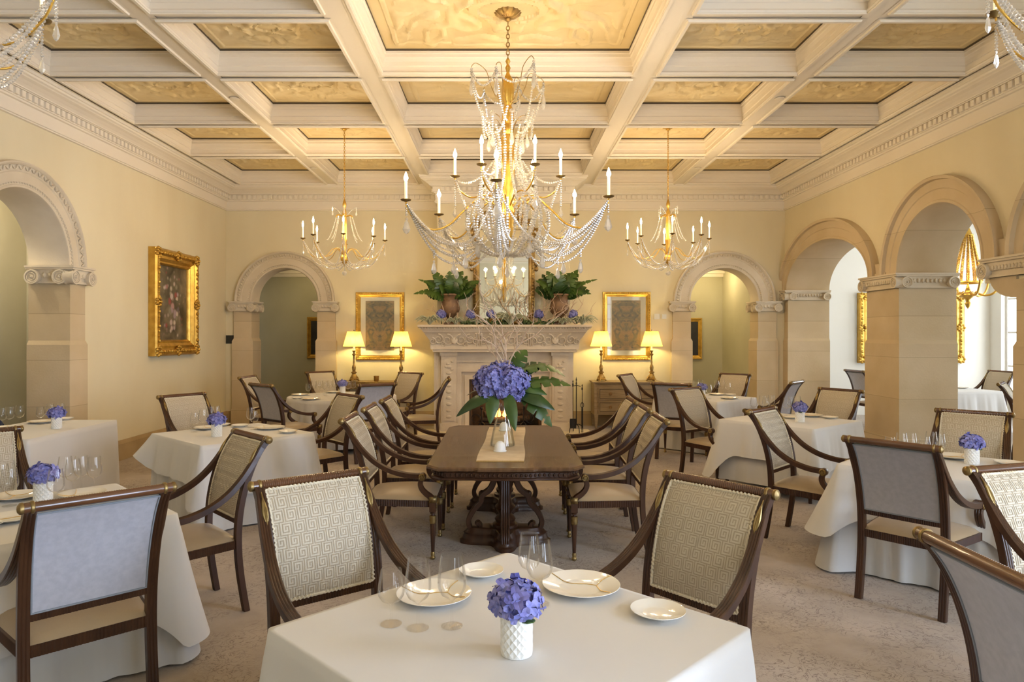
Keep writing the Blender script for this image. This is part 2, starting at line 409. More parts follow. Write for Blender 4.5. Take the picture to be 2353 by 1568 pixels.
# wall behind the camera with three tall windows
b = MB()
wx = [(2.5, 4.5)]; W0, W1 = .45, 3.5
edges = [XL-.4]+[e for w in wx for e in w]+[XR+.4]
for i in range(0, len(edges), 2): b.box(edges[i], edges[i+1], YF-.3, YF, 0, 4.7)
for a, c in wx: b.box(a, c, YF-.3, YF, 0, W0); b.box(a, c, YF-.3, YF, W1, 4.7)
struct(b.build('wall_front', M['wall'], smooth=False), 'cream wall with one tall window facing the fireplace')
k = 0
def window_frame(n, label, fn, u0, u1, w0, w1, nu=3, nw=5):
    b = MB(); f = .05
    def bx(a, c, d, e, t0=-.16, t1=-.09):
        p = fn(a, d, t0); q = fn(c, e, t1)
        b.box(min(p[0],q[0]), max(p[0],q[0]), min(p[1],q[1]), max(p[1],q[1]), d, e)
    bx(u0, u0+f, w0, w1); bx(u1-f, u1, w0, w1); bx(u0, u1, w0, w0+f); bx(u0, u1, w1-f, w1)
    for i in range(1, nu): x = u0+(u1-u0)*i/nu; bx(x-.016, x+.016, w0, w1, -.145, -.105)
    for i in range(1, nw): z = w0+(w1-w0)*i/nw; bx(u0, u1, z-.016, z+.016, -.145, -.105)
    return struct(b.build('window_%d' % n, M['void_frame'], smooth=False), label)
for i, (a, c) in enumerate(wx): window_frame(i+1, 'tall white glazing-bar window facing the fireplace', fnF, a, c, W0, W1)

# chimney breast
b = MB(); 
FX0, FX1, FZ = -.571, .664, .889              # firebox opening
b.box(BR0, FX0, BRD, DB, 0, 4.7); b.box(FX1, BR1, BRD, DB, 0, 4.7); b.box(FX0, FX1, BRD, DB, FZ+.03, 4.7)
struct(b.build('wall_chimney', M['wall'], smooth=False), 'cream plaster chimney breast above the mantel')

# gallery beyond the arcade
GX, GY = 10.0, 14.2
b = MB(); b.box(XR+TH_R-.02, GX+.4, GY, GY+.3, 0, 4.7); struct(b.build('wall_gallery', M['wall_white'], smooth=False), 'white end wall of the bright side gallery')
b = MB(); gw = [(12.3, 13.88), (9.6, 11.4), (6.9, 8.7), (4.2, 6.0)]
e = [14.5, 13.88, 12.3, 11.4, 9.6, 8.7, 6.9, 6.0, 4.2, 2.5]
for i in range(0, len(e), 2): b.box(GX, GX+.4, e[i+1], e[i], 0, 4.7)
for a, c in gw: b.box(GX, GX+.4, a, c, 0, .35); b.box(GX, GX+.4, a, c, 3.7, 4.7)
struct(b.build('wall_windows', M['wall_white'], smooth=False), 'white window wall of the side gallery')
for i, (a, c) in enumerate(((-2.8, -.9), (.3, 2.1))): window_frame(8+i, 'tall glazed garden door in the right wall beside the camera', fnR, a, c, .0, 3.5, 2, 5)
fnG = lambda u, w, t: (GX-t, u, w)
for i, (a, c) in enumerate(gw): window_frame(4+i, 'tall bright window in the side gallery', fnG, a, c, .35, 3.7, 2, 5)
b = MB(); b.box(XR+TH_R, GX+.4, 2.2, 2.5, 0, 4.7); struct(b.build('wall_gallery_near', M['wall_white'], smooth=False), 'white near end wall of the side gallery')
b = MB(); b.box(XR+TH_R-.02, GX+.4, 2.2, GY+.3, 4.3, 4.45); struct(b.build('ceiling_gallery', M['wall_white'], smooth=False), 'white ceiling of the side gallery')
# back side of the plaster skin of the gallery
b = MB(); b.box(XR+TH_R, XR+TH_R+.01, 12.4, GY, 0, 4.3); struct(b.build('wall_gallery_left', M['wall_white'], smooth=False), 'white plaster side wall of the gallery')

# passages behind the two back arches and the niche on the left
b = MB(); b.box(-6.2, -2.0, 14.6, 14.8, 0, 3.1); b.box(-6.2, -6.0, 12.9, 14.8, 0, 3.1); b.box(-2.2, -2.0, 12.9, 14.8, 0, 3.1)
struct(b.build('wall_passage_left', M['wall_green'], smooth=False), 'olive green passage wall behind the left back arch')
b = MB(); b.box(2.0, 4.8, 14.6, 14.8, 0, 3.1); b.box(4.635, 4.8, 12.92, 14.8, 0, 3.1); b.box(2.0, 2.2, 12.9, 14.8, 0, 3.1)
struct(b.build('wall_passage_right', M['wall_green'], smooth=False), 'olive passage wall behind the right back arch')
b = MB(); b.box(-6.2, -2.0, 12.9, 14.8, 3.0, 3.15); b.box(2.0, 4.8, 12.9, 14.8, 3.0, 3.15); b.box(-7.0, -5.4, 5.4, 9.4, 3.6, 3.75)
for x0, x1 in ((-6.0, -2.2), (2.2, 4.635)):
    b.box(x0, x1, 14.52, 14.6, 2.86, 3.0); b.box(x0, x1, 14.44, 14.52, 2.93, 3.0)
struct(b.build('ceiling_passage', M['ceil'], smooth=False), 'low cream ceilings of the passages behind the arches')
b = MB(); b.box(-6.6, -6.4, 5.4, 9.4, 0, 3.7); b.box(-6.6, -5.4, 5.4, 5.5, 0, 3.7); b.box(-6.6, -5.4, 9.3, 9.4, 0, 3.7)
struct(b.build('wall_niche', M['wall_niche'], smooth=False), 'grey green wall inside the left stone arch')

b = MB(); b.box(-7, GX+.5, YF-.3, 15, -.1, 0)
struct(b.build('floor', M['carpet'], smooth=False), 'beige patterned carpet floor')

# ------------------------------------------------------------------ coffered ceiling
rows = [-2.2, -.65, .95, 2.55, 4.30, 5.82, 7.18, 8.81, 10.38]
cols = [(-4.65, -3.23), (-2.93, -1.60), (-1.24, 1.24), (1.60, 2.93), (3.23, 4.65)]
cells = []
def rr(i): return rows[i]+.13, rows[i+1]-.13
for ci, (u0, u1) in enumerate(cols):
    for i in range(len(rows)-1):
        if ci == 2 and i in (4, 5): continue
        cells.append((u0+XC, u1+XC)+rr(i)+(False,))
    if ci == 2: cells.append((u0+XC, u1+XC, rows[8]+.13, 11.47, False)); cells.append((u0+XC, u1+XC, rows[4]+.13, rows[6]-.13, True))
    else: cells.append((u0+XC, u1+XC, rows[8]+.13, 12.21, False))
prof = [(0, ZP-.010), (0, ZP-.035), (.012, ZP-.042), (.012, ZP-.07), (.02, ZP-.08), (.03, ZP-.11), (.034, ZP-.15), (.044, ZP-.155), (.044, ZB+.045),
        (.036, ZB+.04), (.03, ZB+.028), (.036, ZB+.014), (.044, ZB+.012), (.044, ZB), (.07, ZB), (.076, ZB+.016), (.10, ZB+.016)]
b = MB()
for x0, x1, y0, y1, _ in cells:
    R = []
    for o, z in prof:
        R.append([(x0-o, y0-o, z), (x1+o, y0-o, z), (x1+o, y1+o, z), (x0-o, y1+o, z)])
    b.rings(R, cap0=False, cap1=False)
zc = ZB+.016
SL = [0]
def slab(x0, x1, y0, y1):
    SL[0] += 1; z = zc+.004+.0003*SL[0]; b.add([(x0,y0,z),(x1,y0,z),(x1,y1,z),(x0,y1,z)], [(0,1,2,3)])
for x, h in ((-3.08, .15), (-1.42, .18), (1.42, .18), (3.08, .15)):
    slab(x-h+.044+XC, x+h-.044+XC, YF, 12.25)
for i, r in enumerate(rows):
    for u0, u1 in cols:
        if u0 == -1.24 and i == 5: continue
        slab(u0-.05+XC, u1+.05+XC, r-.085, r+.085)
slab(XL, -4.65-.044+XC, YF, 12.35); slab(4.65+.044+XC, XR, YF, 12.35); slab(XL, XR, 12.254, 12.55); slab(-1.4, 1.5, 11.514, 12.3)
b.box(XL-.4, XR+.4, YF-.3, 13.0, ZP+.06, ZP+.12)
CE = struct(b.build('ceiling', M['ceil'], smooth=False), 'cream coffered ceiling with moulded beams')
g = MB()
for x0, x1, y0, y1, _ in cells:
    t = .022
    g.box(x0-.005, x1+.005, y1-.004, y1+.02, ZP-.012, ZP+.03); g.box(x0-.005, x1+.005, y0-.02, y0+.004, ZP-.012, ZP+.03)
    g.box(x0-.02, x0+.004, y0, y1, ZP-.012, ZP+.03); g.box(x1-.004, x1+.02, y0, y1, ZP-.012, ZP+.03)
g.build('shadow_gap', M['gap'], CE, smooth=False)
def relief(nx, ny, seed, big):
    b = MB()
    def f(u, v):
        x, y = (u-.5), (v-.5)
        # acanthus scrolls, mirrored left to right, round a medallion
        X = abs(x)*2; Y = y*2
        r = hypot(X*(.8 if not big else .55), Y*.95-(0.3 if big else 0))
        env = max(0., 1-r*1.05) if not big else max(.25, 1-r*.8)*(1 if max(X, abs(Y)) < .9 else 0)
        sw = noise.turbulence_vector(Vector((X*2.2+seed, Y*2.0, seed)), 2, False)
        n = noise.noise(Vector((X*6+sw.x*2.2, Y*5+sw.y*2.2, seed*3.)))
        h = env*(max(0, n-.0)**.6)*.085+env*.02*max(0, noise.noise(Vector((X*17, Y*15, seed))))
        if r < .16: h = .03*sqrt(max(0, 1-(r/.16)**2))+(.022 if .12 < r < .16 else 0)
        e = max(X, abs(Y))
        if .86 < e < .90: h += .010
        return (x, y, -h)
    b.grid(nx, ny, f); return b
rl = relief(110, 90, 3.1, False).build('coffer_panel', M['panel'], CE)
rb = relief(170, 150, 8.3, True).build('large_coffer_panel', M['panel'], CE)
first = True
for x0, x1, y0, y1, big in cells:
    if big: o = rb
    elif first: o = rl; first = False
    else:
        o = rl.copy(); COL.objects.link(o)
    o.parent = CE; o.location = ((x0+x1)/2, (y0+y1)/2, ZP+.008); o.scale = (x1-x0+.03, y1-y0+.03, 1)
b = MB()
# flush round covers on the beams
for x, y in ((-3.03, 7.82), (3.13, 7.82), (-3.03, 11.1), (3.13, 11.1)):
    q = MB(); q.lathe([(.001, .004), (.05, .004), (.055, 0), (.055, -.004), (.045, -.007), (.001, -.007)], 20)
    tag(q.build('ceiling_disc', M['ceil'], loc=(x, y, zc-.003)), 'small round cover on the %s ceiling beam, %s' % ('left' if x < 0 else 'right', 'nearer the camera' if y < 9 else 'nearer the fireplace wall'), 'cover', 'flush covers on the ceiling beams')

# cornice
def run(path, prof, b, closed=False):
    P = [Vector(p) for p in path]; R = []
    for i, p in enumerate(P):
        d0 = (P[i]-P[i-1]).normalized() if i else None
        d1 = (P[i+1]-P[i]).normalized() if i < len(P)-1 else None
        n0 = Vector((d0.y, -d0.x)) if d0 else None; n1 = Vector((d1.y, -d1.x)) if d1 else None
        if n0 is None: m = n1
        elif n1 is None: m = n0
        else: m = (n0+n1)/(1+n0.dot(n1))
        R.append([(p.x+m.x*q, p.y+m.y*q, z) for q, z in prof])
    b.rings(R, closed_u=False)
cpath = [(XL, YF), (XL, DB), (BR0, DB), (BR0, BRD), (BR1, BRD), (BR1, DB), (XR, DB), (XR, YF)]
cprof = [(.29, ZB+.02), (.275, ZB+.012), (.275, ZB-.018), (.262, ZB-.022), (.255, ZB-.04), (.235, ZB-.05), (.225, ZB-.06), (.19, ZB-.075), (.15, ZB-.10), (.125, ZB-.12),
         (.12, ZB-.13), (.105, ZB-.133), (.10, ZB-.14), (.075, ZB-.14), (.075, ZB-.225), (.06, ZB-.228), (.055, ZB-.245), (.03, ZB-.25), (.03, ZB-.375), (.045, ZB-.38),
         (.045, ZB-.395), (.03, ZB-.40), (.03, ZB-.412), (.0, ZB-.415)]
b = MB(); run(cpath, cprof, b)
for (ax, ay), (bx, by) in zip(cpath[:-1], cpath[1:]):
    L = hypot(bx-ax, by-ay); dx, dy = (bx-ax)/L, (by-ay)/L; nx, ny = dy, -dx
    k = int(L/.092); s0 = .07
    for i in range(k):
        s = s0+i*.092
        if s+.05 > L: break
        x, y = ax+dx*s, ay+dy*s
        c = [(x+nx*p+dx*q, y+ny*p+dy*q) for p, q in ((.07, 0), (.105, 0), (.105, .052), (.07, .052))]
        b.add([(u, v, ZB-.15) for u, v in c]+[(u, v, ZB-.215) for u, v in c], [(3,2,1,0),(4,5,6,7),(0,1,5,4),(1,2,6,5),(2,3,7,6),(3,0,4,7)])
struct(b.build('trim_1', M['ceil'], smooth=False), 'dentil cornice running round the room')

# baseboards
bp = [(.03, 0), (.03, .215), (.022, .235), (.012, .26), (0, .26)]
b = MB(); run([(XL, 8.27), (XL, DB)], bp, b); run([(XL, YF), (XL, 6.2)], bp, b); struct(b.build('baseboard_left', M['stone_base'], smooth=False), 'brown stone baseboard of the left wall')
b = MB(); run([(XL, DB), (-4.87, DB)], bp, b); run([(-3.02, DB), (BR0, DB)], bp, b); run([(BR1, DB), (3.06, DB)], bp, b); run([(4.96, DB), (XR, DB)], bp, b)
struct(b.build('baseboard_back', M['stone_base'], smooth=False), 'brown stone baseboard of the fireplace wall')
b = MB(); run([(-6, 14.6), (-2.2, 14.6)], bp, b); run([(2.2, 14.6), (4.635, 14.6), (4.635, 12.95)], bp, b)
struct(b.build('baseboard_passage', M['stone_base'], smooth=False), 'brown baseboard inside the passages')

# ------------------------------------------------------------------ stone arches
def volute(b, F, cu, cw, t0, t1, r, hand=1):
    n = 22
    R = []
    for rad, t in ((r*.9, t0), (r, t0+.01), (r*.86, (t0+t1)/2), (r, t1-.012), (r*.97, t1), (r*.80, t1), (r*.78, t1-.012), (.002, t1-.012)):
        R.append([F(cu+rad*cos(2*pi*j/n), cw+rad*sin(2*pi*j/n), t) for j in range(n)])
    b.rings(R)
    sp = []
    for i in range(44):
        a = i/43*2.4*2*pi; q = r*.84*(1-i/43*.85)
        sp.append(F(cu+hand*q*cos(a+pi/2), cw+q*sin(a+pi/2), t1-.008))
    b.tube(sp, lambda t: r*.085*(1-.3*t), 5)
    e = F(cu, cw, t1-.006); b.ball(e, r*.16, 8, 6)
def ubox(b, F, u0, u1, w0, w1, t0, t1):
    p, q = F(u0, w0, t0), F(u1, w1, t1)
    b.box(*[f(p[i], q[i]) for i in range(3) for f in (min, max)])
def capital(name, F, u0, u1, s, t0, t1, h, parent, inner=0, vr=None, both=True):
    """ionic capital over a pier u0..u1; inner = -1/+1 for the side that faces the opening"""
    b = MB(); r = vr or h*.40
    ubox(b, F, u0-.075, u1+.075, s-.022, s, t0, t1+.085); ubox(b, F, u0-.06, u1+.06, s-.045, s-.022, t0, t1+.07)
    ubox(b, F, u0-.015, u1+.015, s-h*.95, s-.045, t0, t1+.02); ubox(b, F, u0-.025, u1+.025, s-h*.95, s-h*.82, t0, t1+.035)
    ubox(b, F, u0-.03, u1+.03, s-h*.62, s-.045, t0, t1+.045)
    cw = s-.045-r
    volute(b, F, u0+.005-r*.25, cw, t1-.04, t1+.085, r, 1); volute(b, F, u1-.005+r*.25, cw, t1-.04, t1+.085, r, -1)
    k = max(2, int((u1-u0-2*r)/.045))
    for i in range(k):
        u = u0+r+(u1-u0-2*r)*(i+.5)/k
        b.ball(F(u, s-h*.50, t1+.045), .017, 6, 5, (1, 1, 1.5))
    if inner:
        ue = u1 if inner > 0 else u0
        F2 = lambda a, w, c: F(ue+inner*c, w, a)
        volute(b, F2, t1-r*.9, cw, -.04, .085, r, 1); volute(b, F2, t0+r*1.0, cw, -.04, .085, r, -1)
        k = max(2, int((t1-t0-4*r)/.05))
        for i in range(k):
            a = t0+2*r+(t1-t0-4*r)*(i+.5)/k
            b.ball(F2(a, s-h*.50, .035), .019, 6, 5, (1, 1, 1.5))
    return b.build(name, M['stone_pl'], parent)
def archivolt(F, A, depth, parent, carved, m):
    c, a, s, r, AA, RR = A['c'], A['a'], A['s'], A['r'], A['A'], A['R']; n = 56
    pf = [(0, -depth), (0, .02), (.03, .034), (.10, .038), (.13, .03), (.20, .03), (.22, .045), (.58, .045), (.62, .055), (.84, .055), (.87, .075), (.93, .085), (.98, .08), (1, .06), (1, -.01)]
    if not carved: pf = [(0, -depth), (0, .03), (.04, .05), (.13, .05), (.16, .04), (.52, .04), (.55, .052), (.86, .056), (.88, .10), (1, .11), (1, -.01)]
    b = MB(); R = []
    for i in range(n+1):
        th = pi*i/n
        R.append([F(c-(a-.01+(AA-a)*q)*cos(th), s+(r-.01+(RR-r)*q)*sin(th), t) for q, t in pf])
    b.rings(R, closed_u=False)
    if carved:
        L = pi*(a+AA)/2
        k = int(L/.045)
        for i in range(k):
            th = pi*(i+.5)/k; q = .17
            b.ball(F(c-(a+(AA-a)*q)*cos(th), s+(r+(RR-r)*q)*sin(th), .032), .013, 6, 5)
        k = int(pi*AA/.105)
        for i in range(k):                       # running leaf scroll
            for d, q0, q1 in ((0, .64, .80), (.5, .80, .64)):
                th0 = pi*(i+d+.05)/k; th1 = pi*(i+d+.45)/k
                pts = []
                for j in range(5):
                    t = j/4; th = th0+(th1-th0)*t; q = q0+(q1-q0)*(t*t*(3-2*t))
                    pts.append(F(c-(a+(AA-a)*q)*cos(th), s+(r+(RR-r)*q)*sin(th), .058+.008*sin(pi*t)))
                b.tube(pts, lambda t: .004+.010*sin(pi*t), 5)
    return b.build('archivolt', M[m], parent)
def shaft(name, F, u0, u1, s, t0, t1, parent, m='stone'):
    b = MB(); e = .028
    for a0, a1, z0, z1 in ((0, 0, 1.58, s), (e, e, 0, 1.53)):
        ubox(b, F, u0-a0, u1+a1, z0, z1, t0, t1+a0*.5)
    R = [[F(u0-q, z, t0), F(u1+q, z, t0), F(u1+q, z, t1+q*.5), F(u0-q, z, t1+q*.5)] for q, z in ((e, 1.53), (0, 1.58))]
    b.rings(R, cap0=False, cap1=False)
    ubox(b, F, u0-.045, u1+.045, 0, .30, t0, t1+.03)
    return b.build(name, M[m], parent, smooth=False)
def arch_trim(no, label, F, A, depth, carved, cap_h):
    T = thing('trim_%d' % no, label, None); struct(T, label)
    archivolt(F, A, depth, T, carved, 'stone_pl' if carved else 'stone')
    for sg in (-1, 1):
        i0, i1 = sorted((A['c']+sg*(A['a']-.012), A['c']+sg*A['A']))
        shaft('pilaster', F, i0, i1, A['s']-.03, -depth, .045, T)
        capital('capital', F, i0, i1, A['s'], -depth, .045, cap_h, T, -sg)
    return T
arch_trim(2, 'carved stone arch in the left wall', fnL, A_L, TH_L, True, .215)
arch_trim(3, 'carved stone arch left of the fireplace', fnB, A_B1, TH_B, True, .185)
arch_trim(4, 'carved stone arch right of the fireplace', fnB, A_B2, TH_B, True, .185)
# arcade on the right: plain stone arches on square piers
T = thing('trim_5', 'plain stone arcade with square piers on the right', None); struct(T, T['label'])
for A in (A_R1, A_R2, A_R3): archivolt(fnR, A, TH_R, T, False, 'stone')
shaft('pier', fnR, 8.905, 9.69, 2.41, -TH_R, .02, T); capital('capital', fnR, 8.905, 9.69, 2.44, -TH_R, .02, .20, T, -1, .075)
shaft('pier', fnR, 12.37, 12.52, 2.41, -TH_R, .02, T); capital('capital', fnR, 12.37, 12.50, 2.44, -TH_R, .02, .185, T, -1, .07)
shaft('pier', fnR, 6.56, 6.87, 2.2, -TH_R, .02, T); capital('capital', fnR, 6.60, 7.24, 2.44, -TH_R, .02, .21, T, 0, .085)
b = MB(); ubox(b, fnR, 9.18, 9.44, 2.44, 2.60, -.02, .058); ubox(b, fnR, 9.14, 9.48, 2.44, 2.47, -.02, .07); ubox(b, fnR, 6.88, 7.08, 2.44, 2.62, -.02, .058)
out = [(6.87, 2.02)]+[(6.87+.38*sin(pi/2*i/8), 2.02+.23*(1-cos(pi/2*i/8))) for i in range(1, 9)]+[(6.87, 2.25)]
b.prism(out, fnR, .02, -TH_R); b.build('impost', M['stone'], T, smooth=False)
# ------------------------------------------------------------------ dining chairs
def reed_prof(w, t, n=4, d=.0035):
    """bar section, reeded on both broad faces: u across (width w), w thickness t"""
    P = []
    for k in range(n):
        for j in range(4):
            u = -w/2+w*(k+j/4)/n; P.append((u, t/2-d+d*sin(pi*j/4)))
    P.append((w/2, t/2-d))
    for k in range(n):
        for j in range(4):
            u = w/2-w*(k+j/4)/n; P.append((u, -t/2+d-d*sin(pi*j/4)))
    P.append((-w/2, -t/2+d))
    return P
POST = [(-.285, 0), (-.268, .10), (-.250, .22), (-.238, .34), (-.235, .46), (-.243, .58), (-.265, .70), (-.302, .82), (-.345, .915), (-.388, .978), (-.415, 1.005)]
def post_pt(z):
    P = cat([(x, 0, zz) for x, zz in POST], 6)
    for a, b in zip(P[:-1], P[1:]):
        if a.z <= z <= b.z:
            t = (z-a.z)/(b.z-a.z); d = (b-a).normalized()
            return a.x+(b.x-a.x)*t, d
    return P[-1].x, (P[-1]-P[-2]).normalized()
WB = .232
def make_chair(label):
    t = thing('dining_armchair', label, 'chair', group='dining armchairs'); W, G = M['wood'], M['brass']
    for s in (-1, 1):
        b = MB(); b.sweep(cat([(x, s*(WB+.012*max(0, z-.5)), z) for x, z in POST], 5), reed_prof(.042, .040, 3), (0, 1, 0), lambda q: (1, 1-.12*abs(q-.45)))
        b.build('back_post', W, t)
        b = MB()
        ap = [(-.378, s*.240, .966), (-.325, s*.245, .885), (-.255, s*.252, .795), (-.165, s*.262, .712), (-.06, s*.272, .654), (.05, s*.279, .622), (.14, s*.282, .611), (.185, s*.283, .612)]
        b.sweep(cat(ap, 7), reed_prof(.046, .036, 4), (0, 1, 0), lambda q: (.80+.20*min(1, q*2.2), .9+.2*q))
        b.lathe([(.001, -.026), (.027, -.026), (.030, -.02), (.030, .02), (.027, .026), (.001, .026)], 20, (.190, s*.283, .606), 'y')
        sp = [(.186, s*.283, .588), (.176, s*.283, .555), (.186, s*.284, .520), (.214, s*.284, .487), (.246, s*.284, .463), (.268, s*.284, .440)]
        b.sweep(cat(sp, 6), reed_prof(.042, .034, 3), (0, 1, 0), lambda q: (1, 1+.25*q))
        a = b.build('arm', W, t)
        g = MB()
        g.lathe([(.006, -.03), (.006, .03)], 8, (.190, s*.283, .606), 'y')
        for d in (-1, 1):
            g.lathe([(.001, d*.033), (.010, d*.033), (.012, d*.029), (.014, d*.028), (.022, d*.031), (.026, d*.027), (.026, d*.022)], 14, (.190, s*.283, .606), 'y')
            for j in range(8):
                an = 2*pi*j/8; g.ball((.190+.018*cos(an), s*.283+d*.029, .606+.018*sin(an)), .006, 6, 4)
        g.build('rosette', G, a)
        b = MB(); c = (.268, s*.284, 0)
        b.box(.244, .292, s*.284-.024, s*.284+.024, .352, .448)
        lp = [(.014, .352), (.020, .345), (.020, .338), (.012, .332), (.013, .326), (.023, .318)]
        b.lathe(lp, 16, c); R = []
        for z, r in ((.316, .0235), (.26, .0215), (.15, .0165), (.05, .0125)):
            R.append([(c[0]+r*(1-.12*(j % 2))*cos(2*pi*j/20), c[1]+r*(1-.12*(j % 2))*sin(2*pi*j/20), z) for j in range(20)])
        b.rings(R); b.lathe([(.012, .052), (.0135, .045), (.0135, .03), (.010, .026), (.017, .018), (.018, .010), (.013, .002), (.008, 0)], 14, c)
        lg = b.build('front_leg', W, t)
        g = MB(); g.box(.2425, .2955, s*.284-.0255, s*.284+.0255, .418, .462); g.build('brass_block', G, lg)
        g = MB(); g.lathe([(.001, 0), (.011, 0), (.013, .003), (.008, .007), (.001, .008)], 12, (.292, s*.284, .385), 'x'); g.build('patera', G, lg)
        g = MB(); g.lathe([(.0225, .322), (.0262, .318), (.0262, .312), (.0245, .306), (.0265, .29), (.0245, .272), (.0235, .266), (.0215, .264)], 16, c); g.build('brass_collar', G, lg); g = MB()
        g.lathe([(.013, .056), (.0155, .05), (.0155, .03), (.0125, .027), (.0185, .019), (.0192, .010), (.014, .0015), (.008, .0005)], 14, c)
        g.build('brass_foot', G, lg)
    # top rail: smooth behind, gadrooned in front, knob at each end
    b = MB(); R = []; n = 120; L = .262; cx, cz = -.412, 1.008
    for i in range(n+1):
        y = -L+2*L*i/n; ring = []
        for j in range(18):
            a = 2*pi*j/18; f = max(0, cos(a-.5)); r = .0205-(.0032*f if i % 2 else 0)
            if abs(y) > L-.03: r = .0205
            ring.append((cx+r*cos(a), y, cz+r*sin(a)))
        R.append(ring)
    b.rings(R); tr = b.build('top_rail', M['wood_lt'], t)
    for s in (-1, 1):
        g = MB(); g.lathe([(.0215, s*.225), (.0245, s*.228), (.0245, s*.236), (.0215, s*.239)], 18, (cx, 0, cz), 'y')
        g.lathe([(.018, s*.255), (.0225, s*.263), (.0215, s*.272), (.012, s*.279), (.001, s*.281)], 18, (cx, 0, cz), 'y')
        g.build('rail_cap', G, tr)
    # gilt leaf on the face of each post top
    for s in (-1, 1):
        g = MB()
        for k, (du, q0, q1) in enumerate(((0, .845, .975), (-.009, .87, .968), (.009, .87, .968))):
            pts = []
            for i in range(9):
                z = q0+(q1-q0)*i/8; x, d = post_pt(z); pts.append((x+.0215*d.z, s*(WB+.006)+du*(1-.4*i/8)*sin(pi*min(1, i/8+.15)), z-.0215*d.x))
            g.tube(pts, lambda q: .0015+.0045*sin(pi*(.1+.85*q)), 6)
        g.build('gilt_leaf', G, t)
    # lower back rail
    b = MB(); R = []; x0, _ = post_pt(.545); n = 74
    for i in range(n+1):
        y = -.215+.43*i/n; o = .0035 if i % 2 else 0
        R.append([(x0-.017+o, y, .528), (x0+.017-o, y, .528), (x0+.017-o, y, .557), (x0-.017+o, y, .557)])
    b.rings(R); b.build('back_rail', W, t, smooth=False)
    # seat rail, reeded all round
    b = MB(); c4 = [(-.235, -.232), (.262, -.284), (.262, .284), (-.235, .232)]; ring = []
    for i in range(4):
        p, q = Vector(c4[i]), Vector(c4[(i+1) % 4]); d = (q-p).normalized(); nn = Vector((d.y, -d.x)); m = int((q-p).length/.0065)
        for k in range(m):
            v = p+(q-p)*k/m+nn*(.014-.0035*(k % 2)); ring.append(v)
    R = [[(v.x*f, v.y*f, z) for v in ring] for f, z in ((.93, .384), (1, .384), (1, .432), (.93, .432))]
    b.rings(R, loop=True); b.build('seat_rail', W, t, smooth=False)
    # seat cushion
    def hw(x): return .226+(x+.235)/.497*.052
    b = MB()
    def sf(u, v):
        x = -.245+.525*u; y = (2*v-1)*hw(x)*1.035
        e = min(1, (1-abs(2*u-1)**7)**.5*(1-abs(2*v-1)**7)**.5)
        return (x, y, .430+.028*e+.030*(1-(2*u-1)**2)*(1-(2*v-1)**2))
    b.grid(22, 22, sf)
    def sk(u, v):
        a = u*4; k = int(a) % 4; f = a-int(a)
        x, y = [(-.245+.525*f, -1), (.28, -1+2*f), (.28-.525*f, 1), (-.245, 1-2*f)][k]
        y = y*hw(x)*1.035; return (x*(1-.0*v), y, .431-.012*v)
    b.grid(64, 2, sk, cu=True)
    cu = b.build('seat_cushion', M['seat'], t)
    # backrest: woven key-pattern face, braid, velvet back
    Z0, Z1, HB = .56, .986, .208
    def bf(off):
        def f(u, v):
            z = Z0+(Z1-Z0)*v; x, d = post_pt(z); y = (2*u-1)*(HB+.008*v)
            q = off+(.016*(1-(2*u-1)**4)*(1-(2*v-1)**4) if off > 0 else 0)
            return Vector((x+q*d.z, y, z-q*d.x))
        return f
    F = bf(.010)
    b = MB(); b.grid(18, 48, F); Bk = bf(-.004); b.grid(2, 48, Bk)
    b.mi = 1
    cell = .0535; nx, ny = 8, 9; W_, H_ = 2*HB, .43
    sp = [(0, 6), (0, 0), (5, 0), (5, 5), (1.25, 5), (1.25, 1.25), (3.75, 1.25), (3.75, 3.75), (2.5, 3.75), (2.5, 2.5)]
    lw = .0042
    for i in range(-1, nx+1):
        for j in range(-1, ny+1):
            ox = (i-.5*(j % 2))*cell; oz = j*cell*.93
            for (a0, c0), (a1, c1) in zip(sp[:-1], sp[1:]):
                p = Vector((ox+a0*cell/6, oz+c0*cell*.93/6)); q = Vector((ox+a1*cell/6, oz+c1*cell*.93/6))
                d = (q-p).normalized(); p = p-d*lw/2; q = q+d*lw/2; nn = Vector((-d.y, d.x))*lw/2
                np_ = 5 if abs(d.y) > .5 else 1
                for si in range(np_):
                    e0, e1 = p+(q-p)*si/np_, p+(q-p)*(si+1)/np_
                    pts = []
                    for c in (e0-nn, e1-nn, e1+nn, e0+nn):
                        u, v = c.x/W_, c.y/(Z1-Z0)
                        pts.append((u, v))
                    if any(not(.012 < u < .988 and .012 < v < .988) for u, v in pts):
                        pts = [(min(.985, max(.015, u)), min(.985, max(.015, v))) for u, v in pts]
                        us = [u for u, v in pts]; vs = [v for u, v in pts]
                        if max(us)-min(us) < .004 or max(vs)-min(vs) < .004: continue
                    vv = []
                    for u, v in pts:
                        w = F(u, v); _, dd = post_pt(w.z); vv.append((w.x+.0013*dd.z, w.y, w.z-.0013*dd.x))
                    b.add(vv, [(0, 1, 2, 3)])
    br = b.build('backrest', [M['key_bg'], M['key_line']], t)
    b = MB(); per = []
    for k in range(200):
        a = k/200*4; s_ = int(a); f = a-s_
        u, v = [(f, 0), (1, f), (1-f, 1), (0, 1-f)][s_]; w = F(u, v); _, d = post_pt(w.z)
        o = .0035*sin(k*pi*.95); per.append((w.x+(.004+o*.5)*d.z, w.y+(o if s_ % 2 else 0), w.z+(0 if s_ % 2 else o)))
    b.tube(per, .0062, 6, closed=True); b.build('braid', M['braid'], br)
    b = MB(); b.grid(10, 18, bf(-.0125)); G2 = bf(-.005)
    vb = b.build('backrest_panel', M['velvet'], t)
    b = MB(); per = []; F3 = bf(-.0135)
